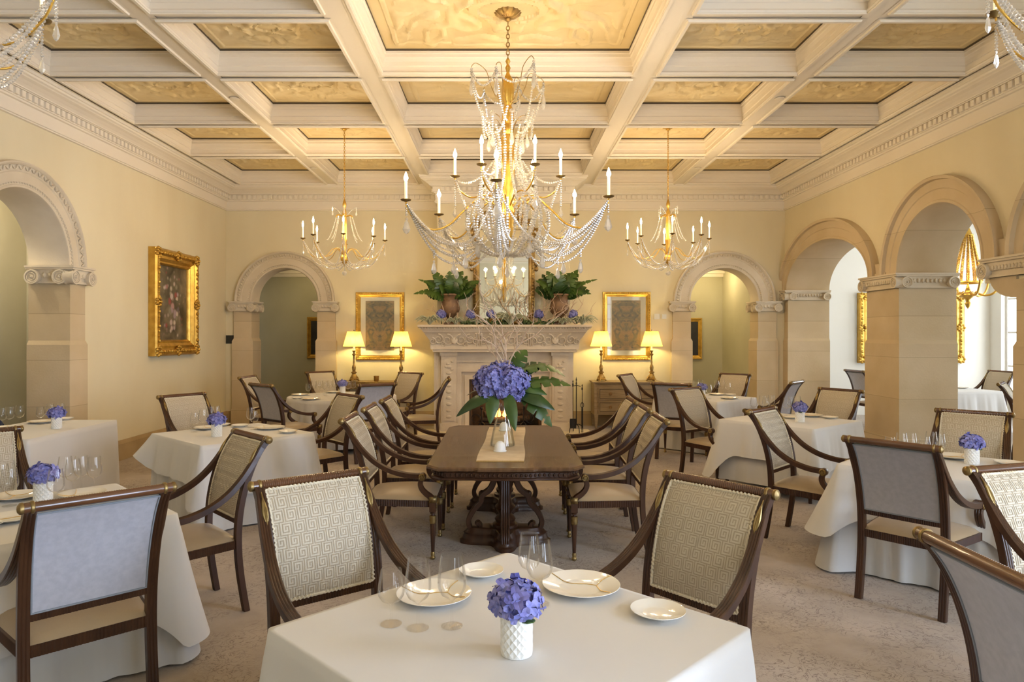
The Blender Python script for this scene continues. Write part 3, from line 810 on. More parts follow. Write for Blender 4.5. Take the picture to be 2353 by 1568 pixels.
    for k in range(80):
        a = k/80*4; s_ = int(a); f = a-s_
        u, v = [(f, 0), (1, f), (1-f, 1), (0, 1-f)][s_]; per.append(F3(u, v))
    b.tube(per, .0045, 6, closed=True)
    b.build('piping', M['velvet_edge'], vb)
    return t

# top-rail mid point (x, y), heading in degrees, label
CH = [
 (-1.58, 2.73, 134, 'armchair with pale blue velvet back turned to the camera, at the left front table'),
 (-1.60, 4.39, -137, 'armchair between the two left square tables, woven back facing the camera'),
 (-3.47, 4.53, -46, 'armchair at the left front table, cut off by the left edge of the photo'),
 (-.85, 3.08, -52, 'large armchair left of the nearest table, key-pattern back facing the camera'),
 (.92, 2.97, -140, 'large armchair right of the nearest table, key-pattern back facing the camera'),
 (-1.19, 5.36, 0, 'nearest of the three armchairs on the left side of the long wooden table'),
 (-1.18, 6.12, 0, 'middle one of the three armchairs on the left side of the long wooden table'),
 (-1.16, 6.86, 0, 'farthest of the three armchairs on the left side of the long wooden table'),
 (1.21, 5.31, 178, 'nearest of the three armchairs on the right side of the long wooden table'),
 (1.24, 6.04, 178, 'middle one of the three armchairs on the right side of the long wooden table'),
 (1.26, 6.76, 178, 'farthest of the three armchairs on the right side of the long wooden table'),
 (-3.37, 7.28, -33, 'armchair behind the second left table, below the flower painting'),
 (-3.07, 8.79, 50, 'armchair with grey back to the camera, left front seat of the round table'),
 (-3.84, 10.41, -6, 'armchair facing right in front of the left back arch pilaster, by the round table'),
 (-3.10, 11.74, -46, 'armchair on the far side of the round table, inside the left back arch'),
 (-1.60, 7.25, -139, 'armchair at the right back corner of the second left table, facing left'),
 (-1.60, 8.83, 124, 'armchair with bright blue-grey back to the camera, right front seat of the round table'),
 (-1.52, 11.44, -125, 'armchair below the lamp nearest the left of the mantel, at the round table'),
 (-.78, 10.08, 186, 'side-on armchair facing left just in front of the left fireplace leg'),
 (1.93, 10.92, -34, 'armchair in front of the chest of drawers, woven back facing right'),
 (2.18, 8.95, 60, 'armchair with grey back to the camera, in front of the chest of drawers'),
 (2.15, 8.15, -55, 'armchair left behind the middle right table, woven back facing the camera'),
 (3.73, 11.10, -135, 'armchair on the far side of the back right table, before the right back arch'),
 (3.96, 9.31, 140, 'armchair seen from its blue back side-on, between the two back right tables'),
 (2.20, 5.87, -44, 'armchair between the middle right table and the front right table, facing right'),
 (3.89, 7.97, -147, 'armchair behind the middle right table, next to the big stone pier'),
 (6.20, 12.20, 8, 'armchair with grey back partly hidden behind the big stone pier in the gallery'),
 (8.62, 11.95, 190, 'armchair facing left by the bright gallery window'),
 (6.52, 9.05, -42, 'armchair in the gallery cut by the right-hand pier, woven back facing right'),
 (3.87, 5.69, -134, 'armchair behind the blue flowers of the front right table, facing the camera'),
 (2.28, 4.07, 40, 'armchair with whole grey velvet back to the camera, at the front right table'),
 (2.44, 3.33, -73, 'armchair with pale key-pattern back cut off by the right edge of the photo'),
 (1.35, 1.97, 0, 'armchair in the bottom right corner with sloping top rail and grey back'),
]
proto = None
for x, y, h, lab in CH:
    a = radians(h); ox, oy = x+.41*cos(a), y+.41*sin(a)
    if proto is None: proto = make_chair(lab); proto.location = (ox, oy, 0); proto.rotation_euler = (0, 0, a)
    else: dup(proto, (ox, oy, 0), a, lab)

# ------------------------------------------------------------------ cloth-covered tables
TZ = .735
def cloth(name, label, cx, cy, side, rot, drops, ztop=TZ, tip=.05, wave=.006, flare=.05, seed=0, m='cloth', corner=.40, rnd=None, rad=None, nw=3, cat_='tablecloth', sx=1.):
    tips = tip if isinstance(tip, (list, tuple)) else [tip]*4
    cns = corner if isinstance(corner, (list, tuple)) else [corner]*4
    rg = random.Random(seed); per = []           # (x, y, nx, ny, drop, cornerness)
    h = side/2; r = .022; hx = h*sx
    if rad:
        for i in range(160):
            a = 2*pi*i/160; per.append((rad*cos(a), rad*sin(a), cos(a), sin(a), drops[0], 0., a*rad, 0., 0.))
    else:
        s = 0
        for k in range(4):
            a0 = -pi/2+k*pi/2; n = (cos(a0), sin(a0)); tx, ty = -n[1], n[0]
            hn, ht = (h, hx) if k % 2 == 0 else (hx, h)
            dk, dp, dn = drops[k], drops[k-1], drops[(k+1) % 4]
            for i in range(40):
                f = (i+.5)/40*2-1; u = f*(ht-r)
                c = max(0, (abs(f)-.55)/.45)**2; tp = tips[k] if f > 0 else tips[k-1]
                d = dk+(((dn if f > 0 else dp)+dk)/2-dk)*c
                per.append((n[0]*hn+tx*u, n[1]*hn+ty*u, n[0], n[1], d, c, s+u, tp, cns[k] if f > 0 else cns[k-1]))
            for i in range(9):
                b_ = a0+pi/2*(i+.5)/9; ccx = n[0]*(hn-r)+tx*(ht-r); ccy = n[1]*(hn-r)+ty*(ht-r)
                per.append((ccx+r*cos(b_), ccy+r*sin(b_), cos(b_), sin(b_), (dk+dn)/2, 1., s+ht, tips[k], cns[k]))
            s += 2*ht
    ph = [rg.uniform(0, 6.28) for _ in range(6)]; steps = 13; R = []
    ring0 = [(p[0]*.97, p[1]*.97, ztop) for p in per]; R.append(ring0)
    for j in range(steps+1):
        t = j/steps; ring = []
        for x, y, nx, ny, d, c, s, tp, cn in per:
            D = d*(1+cn*c)
            if ztop-D < .012: D = ztop-.012
            w = wave*(sin(s*2*pi*nw+ph[0])+.6*sin(s*2*pi*nw*1.9+ph[1])+.4*sin(s*2*pi*nw*3.7+ph[2]))*min(1, t*1.6)
            o = .005*min(1, t*6)+flare*t+tp*c*t**1.2+w
            z = ztop-.004-(D-.004)*t if j else ztop
            if j == 0: o = 0
            ring.append((x+nx*o, y+ny*o, z))
        R.append(ring)
    b = MB(); b.rings(R, cap0=False, cap1=False)
    o0 = len(per); b.add([(0, 0, ztop)]+ring0, [(0, i+1, (i+1) % o0+1) for i in range(o0)])
    o = b.build(name, M[m], smooth=True, auto=False); o.location = (cx, cy, 0); o.rotation_euler = (0, 0, rot)
    tag(o, label, cat_, 'white tablecloths')
    return o
def under(label, cx, cy, side, rot, seed, drop=TZ-.02, **k):
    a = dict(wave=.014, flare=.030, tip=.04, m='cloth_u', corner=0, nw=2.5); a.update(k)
    return cloth('undercloth', label, cx, cy, side-.02, rot, [drop]*4, TZ-.006, seed=seed, **a)
R45 = pi/4
T = {}
T['near'] = (.02, 2.15); T['lf'] = (-2.38, 3.53); T['lm'] = (-2.50, 6.42); T['rm'] = (3.07, 7.40); T['rf'] = (3.10, 4.88); T['rb'] = (2.95, 10.1); T['round'] = (-2.38, 10.28)
cloth('tablecloth', 'white tablecloth of the nearest table, filling the bottom middle', *T['near'], 1.07, R45, [.42, .42, .42, .42], seed=1, tip=.05, flare=.03)
under('floor-length white undercloth of the nearest table, below its top cloth', *T['near'], 1.05, R45, 11, flare=.02, tip=.03)
cloth('tablecloth', 'white top cloth on the left front table, behind the pale blue chair back', *T['lf'], 1.03, R45, [.46, .44, .46, .40], seed=2, tip=.08, wave=.008, flare=.075)
under('floor-length undercloth of the left front table, rumpled on the carpet', *T['lf'], 1.02, R45, 12, wave=.014, flare=.04, tip=.09)
cloth('tablecloth', 'white top cloth on the second left table, its corner flaring out left', *T['lm'], 1.06, R45+radians(2), [.45, .42, .30, .32], seed=3, tip=[.05, .05, .10, .05], wave=.008, corner=[.1, .1, -.38, .35])
under('floor-length undercloth of the second left table, under the flaring top cloth', *T['lm'], 1.05, R45+radians(2), 13)
cloth('tablecloth', 'white top cloth on the middle right table, corner hanging at its left', *T['rm'], 1.05, R45-radians(6), [.42, .42, .42, .36], seed=4, tip=[.06, .05, .12, .04], wave=.006, corner=.55)
under('plain white undercloth of the middle right table, seen below its top cloth', *T['rm'], 1.03, R45-radians(6), 14, wave=.006, drop=.62)
cloth('tablecloth', 'white top cloth on the front right table, ruffled corner at left', *T['rf'], 1.06, R45, [.36, .42, .36, .34], seed=5, tip=[.05, .05, .17, .03], wave=.009, nw=4, corner=.35, flare=.03)
under('floor-length undercloth of the front right table, folds trailing on the carpet', *T['rf'], 1.05, R45, 15, wave=.016, flare=.02, tip=[.05, .05, .12, .03])
cloth('tablecloth', 'white top cloth on the back right table, near the chest of drawers', *T['rb'], 1.05, R45-radians(4), [.42]*4, seed=6, tip=.06)
under('floor-length undercloth of the back right table', *T['rb'], 1.04, R45-radians(4), 16, wave=.016, flare=.05)
cloth('tablecloth', 'pleated white cloth on the round table by the left back arch', *T['round'], 1, 0, [.66], seed=7, rad=.79, wave=.022, nw=2.6, flare=.05)
cloth('tablecloth', 'white cloth with folded corner on the long table by the left wall arch', -4.555, 6.72, 1.40, 0, [.70, .66, .70, .66], seed=8, tip=.015, wave=.003, flare=.012, sx=.61, corner=.02)
cloth('tablecloth', 'bright white cloth on the gallery table beyond the big pier', 7.45, 11.60, 1.08, radians(8), [.46]*4, seed=9, tip=.08, wave=.012)
under('floor-length undercloth of the gallery table', 7.45, 11.60, 1.06, radians(8), 19)
# leg of the middle right table showing under the lifted cloth
t = thing('dining_table', 'square wooden table under the cloths of the middle right table', 'table', (*T['rm'], 0), R45-radians(6))
b = MB(); b.box(-.49, .49, -.49, .49, .69, .722); b.build('tabletop', M['wood'], t, smooth=False)
for sx in (-1, 1):
    for sy in (-1, 1): q = MB(); q.lathe([(.018, 0), (.028, .69)], 12, (sx*.46, sy*.46, 0)); q.build('leg', M['wood'], t)

# ------------------------------------------------------------------ tableware
def wine_glass(h, rb, label):
    t = MB(); hb = h*.50
    prof = [(.034, 0), (.0345, .002), (.02, .005), (.006, .010), (.0042, .02), (.0040, h*.33), (.0055, h*.36), (.012, h*.385), (rb*.72, h*.44), (rb*.95, h*.53), (rb, h*.60), (rb*.96, h*.72), (rb*.86, h*.86), (rb*.77, h)]
    th = .0012
    inner = [(r-th, z) for r, z in reversed(prof[8:])]+[(.010, h*.40), (.001, h*.395)]
    R = []
    for r, z in prof+inner: R.append([(max(r, .0004)*cos(2*pi*j/20), max(r, .0004)*sin(2*pi*j/20), z) for j in range(20)])
    t.rings(R)
    o = t.build('wine_glass', M['glass']); return tag(o, label, 'glass', 'wine glasses')
GP = {}
def glass(x, y, z, h, rb, label, group=None):
    k = (round(h, 3), round(rb, 3))
    if k not in GP: o = GP[k] = wine_glass(h, rb, label)
    else: o = GP[k].copy(); COL.objects.link(o); o['label'] = label
    if group: o['group'] = group
    o.location = (x, y, z); return o
def plate_mesh(R_, label, name):
    b = MB(); pr = [(.001, .0), (R_*.52, .0), (R_*.56, .003), (R_*.80, .010), (R_*.97, .0185), (R_, .0200), (R_*.995, .0215), (R_*.96, .0205), (R_*.78, .0135), (R_*.58, .0068), (R_*.52, .0055), (.001, .005)]
    b.lathe(pr, 48); return tag(b.build(name, M['china']), label, 'plate')
def plate(x, y, z, R_, label, name, veins=0, rot=0., grp='white plates'):
    t = plate_mesh(R_, label, name); t.location = (x, y, z); t.rotation_euler = (0, 0, rot); t['group'] = grp
    if veins:
        zz = lambda r: .0225 if r > R_*.95 else (.0075+(.0145*max(0, (r-R_*.56)/(R_*.40))) if r > R_*.5 else .0065)
        b = MB()
        for pts in ([(-.62, .75), (-.30, .35), (-.05, .22), (.20, .18), (.42, .05)], [(.42, .05), (.62, .30), (.90, .42)], [(.42, .05), (.45, -.35), (.58, -.72)])[:veins]:
            P = [(x_*R_, y_*R_, 0) for x_, y_ in pts]
            P = [(p.x, p.y, zz(hypot(p.x, p.y))) for p in cat(P, 8)]
            b.tube(P, .0014, 5)
        b.build('gold_vein', M['vein'], t)
    return t
def floret(b, c, n, r, rg):
    n = n.normalized(); u = n.orthogonal().normalized(); v = n.cross(u); a0 = rg.uniform(0, 1.6)
    for k in range(4):
        a = a0+k*pi/2+rg.uniform(-.12, .12); d = u*cos(a)+v*sin(a); s = n.cross(d); l = r*rg.uniform(.85, 1.1); w = l*.52; lift = rg.uniform(.05, .45)
        p0 = c; p1 = c+d*l*.45+s*w*.8+n*l*.18; p2 = c+d*l*.95+s*w*.62+n*l*lift; p3 = c+d*l*1.12+n*l*(lift-.06); p4 = c+d*l*.95-s*w*.62+n*l*lift; p5 = c+d*l*.45-s*w*.8+n*l*.18; pm = c+d*l*.6+n*l*(.06+lift*.4)
        b.add([p0, p1, p2, p3, p4, p5, pm], [(0, 1, 6), (1, 2, 6), (2, 3, 6), (3, 4, 6), (4, 5, 6), (5, 0, 6)])
def flower_head(rx, rz, n, r, seed, core=True):
    rg = random.Random(seed); b = MB()
    for i in range(n):
        q = 1-2*(i+.5)/n*.80; a = i*2.39996+rg.uniform(-.25, .25); s_ = sqrt(max(0, 1-q*q))
        d = Vector((s_*cos(a), s_*sin(a), q)); k = rg.uniform(.88, 1.06)
        b.mi = 1 if rg.random() < .3 else 0
        nn = (Vector((d.x/rx, d.y/rx, d.z/rz))).normalized()+Vector((rg.uniform(-.3, .3), rg.uniform(-.3, .3), rg.uniform(-.2, .3)))
        floret(b, Vector((d.x*rx*k, d.y*rx*k, d.z*rz*k)), nn, r*rg.uniform(.85, 1.15), rg)
    if core: b.mi = 1; b.ball((0, 0, 0), 1, 14, 10, (rx*.86, rx*.86, rz*.84))
    return b
VASE = [None, None]
def posy(x, y, z, s, where, seed):
    """ceramic vase with raised diamond facets and a hydrangea head standing in it"""
    if VASE[0] is None:
        b = MB(); h, r, n2, nv = .112, .046, 28, 9
        P = lambda k, j: (lambda q, z: (q*cos(2*pi*k/n2), q*sin(2*pi*k/n2), z))(r*(1.02 if (k+j) % 2 == 0 else .945) if 0 < j < nv else r*.985, h*j/nv)
        for k in range(n2):
            for j in range(nv):
                q = [P(k, j), P(k+1, j), P(k+1, j+1), P(k, j+1)]
                b.add(q, [(0, 1, 2), (0, 2, 3)] if (k+j) % 2 == 0 else [(0, 1, 3), (1, 2, 3)])
        for r0, z0, r1, z1 in ((r*.985, h, r*.92, h), (r*.92, h, r*.90, h*.3)):
            b.rings([[(q*cos(2*pi*k/n2), q*sin(2*pi*k/n2), z) for k in range(n2)] for q, z in ((r0, z0), (r1, z1))], cap0=False, cap1=False)
        b.lathe([(r*.985, 0), (.001, 0)], n2); b.lathe([(r*.91, h*.3), (.001, h*.3)], n2)
        vs = VASE[0] = b.build('vase', M['vase'], smooth=False)
        fl = flower_head(.066, .048, 54, .029, 5); po = fl.build('hydrangea_posy', [M['petal'], M['petal_d']], smooth=False)
        g = MB(); g.tube([(0, 0, -.10), (0, 0, -.02)], .005); g.ball((.03, -.03, -.045), .02, 8, 5, (1.2, 1, .3)); g.build('stem', M['leaf'], po); VASE[1] = po
    else:
        vs = VASE[0].copy(); COL.objects.link(vs); po = dup(VASE[1])
    vs.location = (x, y, z); po.location = (x, y, z+.150*s); po.rotation_euler = (0, 0, seed*1.3)
    vs.scale = (s,)*3; po.scale = (s,)*3
    tag(vs, 'white faceted vase holding blue hydrangea on '+where, 'vase', 'white faceted vases')
    tag(po, 'blue hydrangea posy in the white vase on '+where, 'flowers', 'hydrangea posies')
ORD = ['leftmost', 'second from left', 'third from left', 'fourth from left', 'fifth from left', 'sixth from left', 'seventh from left', 'eighth from left', 'ninth from left', 'tenth from left', 'eleventh from left', 'twelfth from left']
def setting(where, z, vase, glasses, plates, vs=1., seed=1, gh=.20):
    if vase: posy(*at(*vase, z), z, vs, where, seed)
    gl = sorted(glasses)
    for i, g in enumerate(gl):
        h = g[2] if len(g) > 2 else gh
        glass(*at(g[0], g[1], z), z, h, .040 if h < .19 else .043, 'clear wine glass, %s, on %s' % (ORD[i], where), 'wine glasses on '+where)
    for i, p in enumerate(sorted(plates)):
        big = p[2] > .1
        plate(*at(p[0], p[1], z), z, p[2], 'white %s plate, %s plate, on %s' % ('dinner' if big else 'bread', ORD[i] if i else 'leftmost', where), 'dinner_plate' if big else 'bread_plate', veins=3 if big else 1, rot=i*1.1)
Z = TZ+.001
# nearest table
posy(*at(1187, 1501, Z), Z, 1., 'the nearest table', 0)
for px, py, h, rb, lab in ((899, 1434, .172, .043, 'short clear water glass, leftmost on the nearest table'), (960.5, 1444, .217, .042, 'tall slim wine glass between its two neighbours left on the nearest table'),
                           (1038.5, 1439, .224, .046, 'tall wide wine glass right of the left glass trio on the nearest table'), (1216, 1360, .205, .041, 'rear wine glass behind the blue flowers on the nearest table'), (1240, 1388, .215, .046, 'front wine glass of the pair behind the blue flowers on the nearest table')):
    glass(*at(px, py, Z), Z, h, rb, lab, 'wine glasses on the nearest table')
plate(*at(997, 1374, Z), Z, .130, 'white dinner plate with gold veins behind the three glasses on the nearest table', 'dinner_plate', 3, .5)
plate(*at(1106.5, 1321, Z), Z, .084, 'white bread plate at the far corner of the nearest table', 'bread_plate', 0)
plate(*at(1335, 1353, Z), Z, .140, 'white dinner plate with gold veins right of the flowers on the nearest table', 'dinner_plate', 3, .1)
plate(*at(1512, 1414, Z), Z, .089, 'white bread plate near the right corner of the nearest table', 'bread_plate', 0)
setting('the left front table', Z, (99, 1153), [(217, 1128), (187, 1126), (168, 1136), (150, 1128), (128, 1165), (22, 1163), (3, 1150)], [(40, 1145, .13), (30, 1195, .12), (-40, 1215, .08), (190, 1140, .12)], seed=2)
setting('the second left table', Z, (498, 1003), [(447, 993, .18), (467, 990), (484, 981), (497, 979), (576, 983), (584, 988, .18)], [(478, 986, .13), (552, 981, .085), (621, 986, .14), (662, 995, .085), (510, 979, .08)], seed=3)
setting('the middle right table', Z, (1838, 970), [(1808, 955), (1818, 951), (1832, 950), (1732, 950, .18), (1752, 949), (1772, 947), (1760, 953)], [(1861, 957, .14), (1907, 962, .085), (1815, 962, .08)], seed=4)
setting('the front right table', Z, (2233, 1066), [(2045, 1062, .18), (2072, 1058), (2093, 1058), (2125, 1060, .18), (2140, 1054), (2158, 1060)], [(2192, 1053, .14), (2318, 1068, .09)], seed=5)
setting('the back right table', Z, (1613, 914), [(1590, 905), (1600, 908), (1610, 902), (1629, 917), (1647, 905), (1660, 902), (1673, 907, .18)], [(1647, 908, .13), (1678, 909, .085), (1676, 917, .13)], seed=6)
setting('the round table', Z, (787, 904), [(708, 910, .18), (722, 905), (731, 907), (737, 903), (746, 906), (750, 910), (758, 904), (769, 902), (800, 906), (812, 904)], [(690, 909, .13), (683, 917, .08), (715, 919, .14), (768, 903, .12)], seed=7)
setting('the long table by the left wall arch', Z, (130, 985), [(22, 982), (45, 978), (93, 976, .18), (5, 985), (115, 973), (140, 972)], [(95, 972, .13), (20, 985, .12), (150, 965, .08)], seed=8)
plate(*at(2210, 893, Z), Z, .10, 'white plate on the bright gallery table beyond the pier', 'bread_plate')
# ------------------------------------------------------------------ long table
LT = thing('long_dining_table', 'long dark wooden pedestal table in the middle of the room', 'table', (.02, 5.86, 0))
def tt_out(o=0.):
    hx, y0, y1 = .555-o, -1.135+o, 1.12-o
    q = [(-hx, y0+.13), (-hx+.085, y0+.02), (-.22, y0+.02), (-.19, y0), (.19, y0), (.22, y0+.02), (hx-.085, y0+.02), (hx, y0+.13)]
    return q+[(-x, -y-(y0+0)+y0+(y1+y0)*0) for x, y in q] if False else q+[(hx, y1-.13), (hx-.085, y1), (-hx+.085, y1), (-hx, y1-.13)]
b = MB(); R = []
for o, z in ((.012, .705), (.0, .712), (.0, .724), (.010, .735)): R.append([(x, y, z) for x, y in tt_out(o)])
b.rings(R); b.build('tabletop', M['table_top'], LT, smooth=False)
b = MB(); R = [[(x, y, z) for x, y in tt_out(o)] for o, z in ((.035, .640), (.03, .645), (.03, .655), (.045, .66), (.045, .692), (.028, .697), (.02, .706))]
b.rings(R)
O = tt_out(.045); m = len(O)
for i in range(m):
    p, q = Vector(O[i]), Vector(O[(i+1) % m]); L = (q-p).length; d = (q-p)/L; nn = Vector((d.y, -d.x)); k = max(1, int(L/.03))
    for j in range(k):
        c = p+d*(j+.5)*L/k; b.ball((c.x+nn.x*.001, c.y+nn.y*.001, .676), .0105, 6, 4, (1, 1, 1.25))
b.build('apron', M['wood'], LT)
for py in (-.36, .68):
    b = MB(); n = 64; R = []
    for z, s in ((0, 1.06), (.03, 1.06), (.04, 1.0), (.075, .96), (.085, .98), (.10, .92), (.125, .86), (.13, .80)):
        ring = []
        for i in range(n):
            a = 2*pi*i/n; k = abs(cos(2*a))
            r = s*(.15+(.19 if abs(cos(a)) > abs(sin(a)) else .13)*k**3)
            ring.append((r*cos(a), py+r*sin(a), z))
        R.append(ring)
    b.rings(R)
    b.lathe([(.10, .12), (.10, .15), (.075, .165), (.085, .19), (.07, .21), (.05, .23), (.075, .27), (.085, .285), (.06, .31), (.045, .36), (.055, .43), (.075, .50), (.05, .53), (.09, .60), (.14, .645)], 24, (0, py, 0))
    for s in (-1, 1):
        pts = [(s*.06, py, .64), (s*.075, py, .54), (s*.115, py, .43), (s*.180, py, .375), (s*.195, py, .32), (s*.255, py, .25), (s*.290, py, .175), (s*.275, py, .115), (s*.225, py, .10), (s*.198, py, .130), (s*.215, py, .155), (s*.232, py, .145)]
        b.sweep(cat(pts, 6), reed_prof(.07, .05, 3, .006), (0, 1, 0), lambda q: (1, 1-.35*q))
        b.ball((s*.185, py, .385), .028, 10, 8)
        pts = [(0, py+s*.075, .64), (0, py+s*.06, .52), (0, py+s*.085, .40), (0, py+s*.10, .28), (0, py+s*.16, .18), (0, py+s*.235, .115), (0, py+s*.25, .06)]
        b.sweep(cat(pts, 6), reed_prof(.062, .05, 4, .006), (1, 0, 0), lambda q: (1+.15*sin(pi*q), 1+.2*q))
    b.build('pedestal', M['wood'], LT)
# runner, candles and the glass vase
RN = thing('table_runner', 'cream woven table runner down the middle of the long table', 'runner', (0, 0, .736))
b = MB(); c0, c1 = Vector((-.018, 4.985)), Vector((.045, 6.78)); d = (c1-c0).normalized(); nn = Vector((d.y, -d.x))
def rf(u, v):
    p = c0+(c1-c0)*v+nn*((u-.5)*(.345+.012*sin(v*9))); return (p.x, p.y, .003+.002*sin(u*5+v*11)*sin(v*23))
b.grid(10, 60, rf); b.grid(10, 60, lambda u, v: (rf(u, v)[0], rf(u, v)[1], 0)); b.build('runner_cloth', M['runner'], RN)
for v, s in ((0, -1), (1, 1)):
  b = MB()
  for k in range(46):
    u = (k+.5)/46
    if 1: p = Vector(rf(u, v)); b.tube([p, (p.x+d.x*s*.012, p.y+d.y*s*.012, .004), (p.x+d.x*s*.024, p.y+d.y*s*.024, .001)], .0032, 5)
  b.build('fringe', M['runner_fringe'], RN)
for (px, py), lab in (((1149, 1037), 'white dome candle cup at the front of the table runner'), ((1158, 989), 'white dome candle cup behind the glass vase on the table runner')):
    x, y = at(px, py, .742); b = MB()
    b.lathe([(.050, 0), (.052, .004), (.050, .008)], 28); b.lathe([(.044, .006), (.0445, .025), (.041, .045), (.032, .064), (.018, .076), (.001, .080)], 28)
    tag(b.build('candle_dome', M['wax'], loc=(x, y, .741)), lab, 'candle', 'white dome candle cups')
vx, vy = at(1155, 1024, .741)
b = MB(); pr = [(.001, 0), (.098, 0), (.103, .006), (.100, .03), (.082, .12), (.060, .21), (.043, .275), (.036, .31), (.036, .335), (.044, .365), (.052, .378)]
b.lathe(pr+[(r-.003, z) for r, z in reversed(pr[2:])]+[(.095, .006), (.001, .006)], 40, cap=False)
tag(b.build('glass_vase', M['vase_glass'], loc=(vx, vy, .741)), 'flared clear glass vase under the big blue hydrangeas', 'vase')
AR = thing('flower_arrangement', 'big blue hydrangea arrangement with tropical leaves on the long table', 'flowers', (vx, vy, .741))
def leaf(b, base, tip, w, up=(0, 0, 1), arch=.12, cuts=0, fold=.18, n=26):
    """tapering leaf blade from base to tip, notched when cuts > 0"""
    B, Tp, U = Vector(base), Vector(tip), Vector(up); D = Tp-B; L = D.length; d = D/L
    S = d.cross(U)
    if S.length < 1e-4: S = d.orthogonal()
    S.normalize(); Nn = S.cross(d).normalized(); rows = []
    m = n*3 if cuts else n
    for i in range(m+1):
        t = i/m; ww = w*(sin(pi*min(1, t**.75))**.8)*(1-.15*t)+.0015
        if cuts:
            f = (t*cuts) % 1
            if .10 < t < .90: ww *= .36 if f > .80 else (1-.12*f)
        c = B+D*t+Nn*(arch*L*sin(pi*t)); dr = fold*ww
        sl = d*(.35*ww if cuts else .05*ww)
        rows.append([c+S*ww-Nn*dr+sl, c+S*ww*.5-Nn*dr*.3+sl*.5, c, c-S*ww*.5-Nn*dr*.3+sl*.5, c-S*ww-Nn*dr+sl])
    k = len(b.v); b.rings(rows, closed_u=False)
    bk = [[p-Nn*.0015 for p in r] for r in rows]; b.rings(bk, closed_u=False)
def leafobj(parent, base, tip, w, m='leaf', **k):
    b = MB(); leaf(b, base, tip, w, **k)
    P = Vector(base); b.tube([P, P-(Vector(tip)-P)*.12], .005, 6)
    return b.build('leaf', M[m], parent)
HH = None
for (x, y, z, s) in ((-.085, -.09, .545, 1.0), (.075, -.10, .535, 1.0), (0, .06, .575, 1.05), (-.135, .02, .515, .85), (.14, .01, .505, .9), (0, -.13, .455, .62), (.10, -.06, .44, .7), (-.11, -.07, .455, .75)):
    if HH is None: HH = flower_head(.125, .115, 120, .026, 9).build('hydrangea_head', [M['petal'], M['petal_d']], AR, smooth=False); o = HH
    else: o = HH.copy(); COL.objects.link(o); o.parent = AR
    o.location = (x, y, z); o.scale = (s,)*3; o.rotation_euler = (x*4, y*3, x*20)
for base, tip, w, kw in (((-.06, -.10, .44), (-.37, -.16, .255), .055, dict(m='leaf_dk', up=(0, -.7, .7))), ((-.07, -.13, .46), (-.10, -.20, .20), .055, dict(up=(0, -1, .1), arch=.06)), ((.04, -.15, .45), (.10, -.24, .15), .052, dict(up=(0, -1, .1), arch=.05)),
    ((.12, -.05, .50), (.56, .02, .49), .075, dict(cuts=5, up=(0, -.6, .8))), ((.10, .0, .60), (.52, .08, .56), .07, dict(cuts=5, up=(0, -.5, .9), arch=.2)), ((.14, -.05, .42), (.40, -.05, .16), .075, dict(cuts=4, up=(.5, -.8, .3))),
    ((.12, -.08, .44), (.42, -.10, .30), .06, dict(m='leaf_dk', up=(.2, -.8, .5))), ((.10, -.05, .50), (.36, -.06, .42), .05, dict(up=(0, -.8, .6))), ((.06, .05, .60), (.20, .10, .78), .08, dict(cuts=4, up=(-.2, -.9, .2))), ((.10, .03, .58), (.36, .06, .66), .07, dict(m='leaf_dk', cuts=4, up=(0, -.7, .7))),
    ((-.10, .04, .46), (-.30, .10, .40), .05, dict(m='leaf_dk')), ((0, .12, .44), (.02, .34, .32), .06, dict(m='leaf_dk'))):
    leafobj(AR, base, tip, w, **kw)
rg = random.Random(21)
def twig(b, p, d, L, r, depth):
    P = [Vector(p)]; d = Vector(d).normalized(); n = max(4, int(L/.045))
    for i in range(n):
        d = (d+Vector((rg.uniform(-1, 1), rg.uniform(-1, 1), rg.uniform(-.7, .9)))*.38).normalized(); P.append(P[-1]+d*L/n)
        if depth and i > 1 and rg.random() < .45: twig(b, P[-1], d+Vector((rg.uniform(-1, 1), rg.uniform(-.6, .6), rg.uniform(-.2, 1))), L*rg.uniform(.3, .55), r*.6, depth-1)
    b.tube(cat(P, 3), lambda t: r*(1-.75*t), 5)
for d, L in (((.10, .05, 1), .62), ((.30, .05, 1), .66), ((.42, -.02, 1), .60), ((-.12, .05, 1), .36), ((.22, .1, 1), .50)):
    b = MB(); twig(b, (.02, .02, .58), d, L*1.12, .0085, 2); b.build('branch', M['branch'], AR)

# ------------------------------------------------------------------ fireplace
FP = thing('fireplace', 'carved pale stone fireplace with deep mantel shelf', 'fireplace', (0, 0, 0)); S = M['stone_mantel']
b = MB(); mp = [(-.20, 1.355), (.0, 1.355), (.03, 1.36), (.035, 1.39), (.02, 1.405), (.018, 1.425), (.045, 1.48), (.085, 1.56), (.135, 1.63), (.165, 1.68), (.18, 1.69), (.185, 1.71), (.215, 1.735), (.225, 1.76), (.25, 1.765), (.262, 1.775), (.262, 1.80), (.25, 1.81), (-.20, 1.81)]
run([(-1.13, 11.84), (-1.13, 11.55), (1.2, 11.55), (1.2, 11.84)], mp, b); b.box(-1.2, 1.27, 11.5, 11.84, 1.40, 1.808)
b.box(-1.13, 1.2, 11.56, 11.84, 1.356, 1.41)
for i in range(64): b.ball((-1.36+2.79*i/63, 11.318, 1.755), .014, 6, 5)
mt = b.build('mantel_shelf', S, FP)
b = MB()
def scroll(cx, cz, r, h, turns=1.6, a0=0.):
    pts = []
    for i in range(30):
        t = i/29; a = a0+h*t*turns*2*pi; q = r*(1-.85*t); z = cz+q*sin(a); pr = .02+(z-1.42)/.26*.145
        pts.append((cx+q*cos(a), 11.55-pr-.004, z))
    b.tube(pts, lambda t: .013*(1-.5*t), 6)
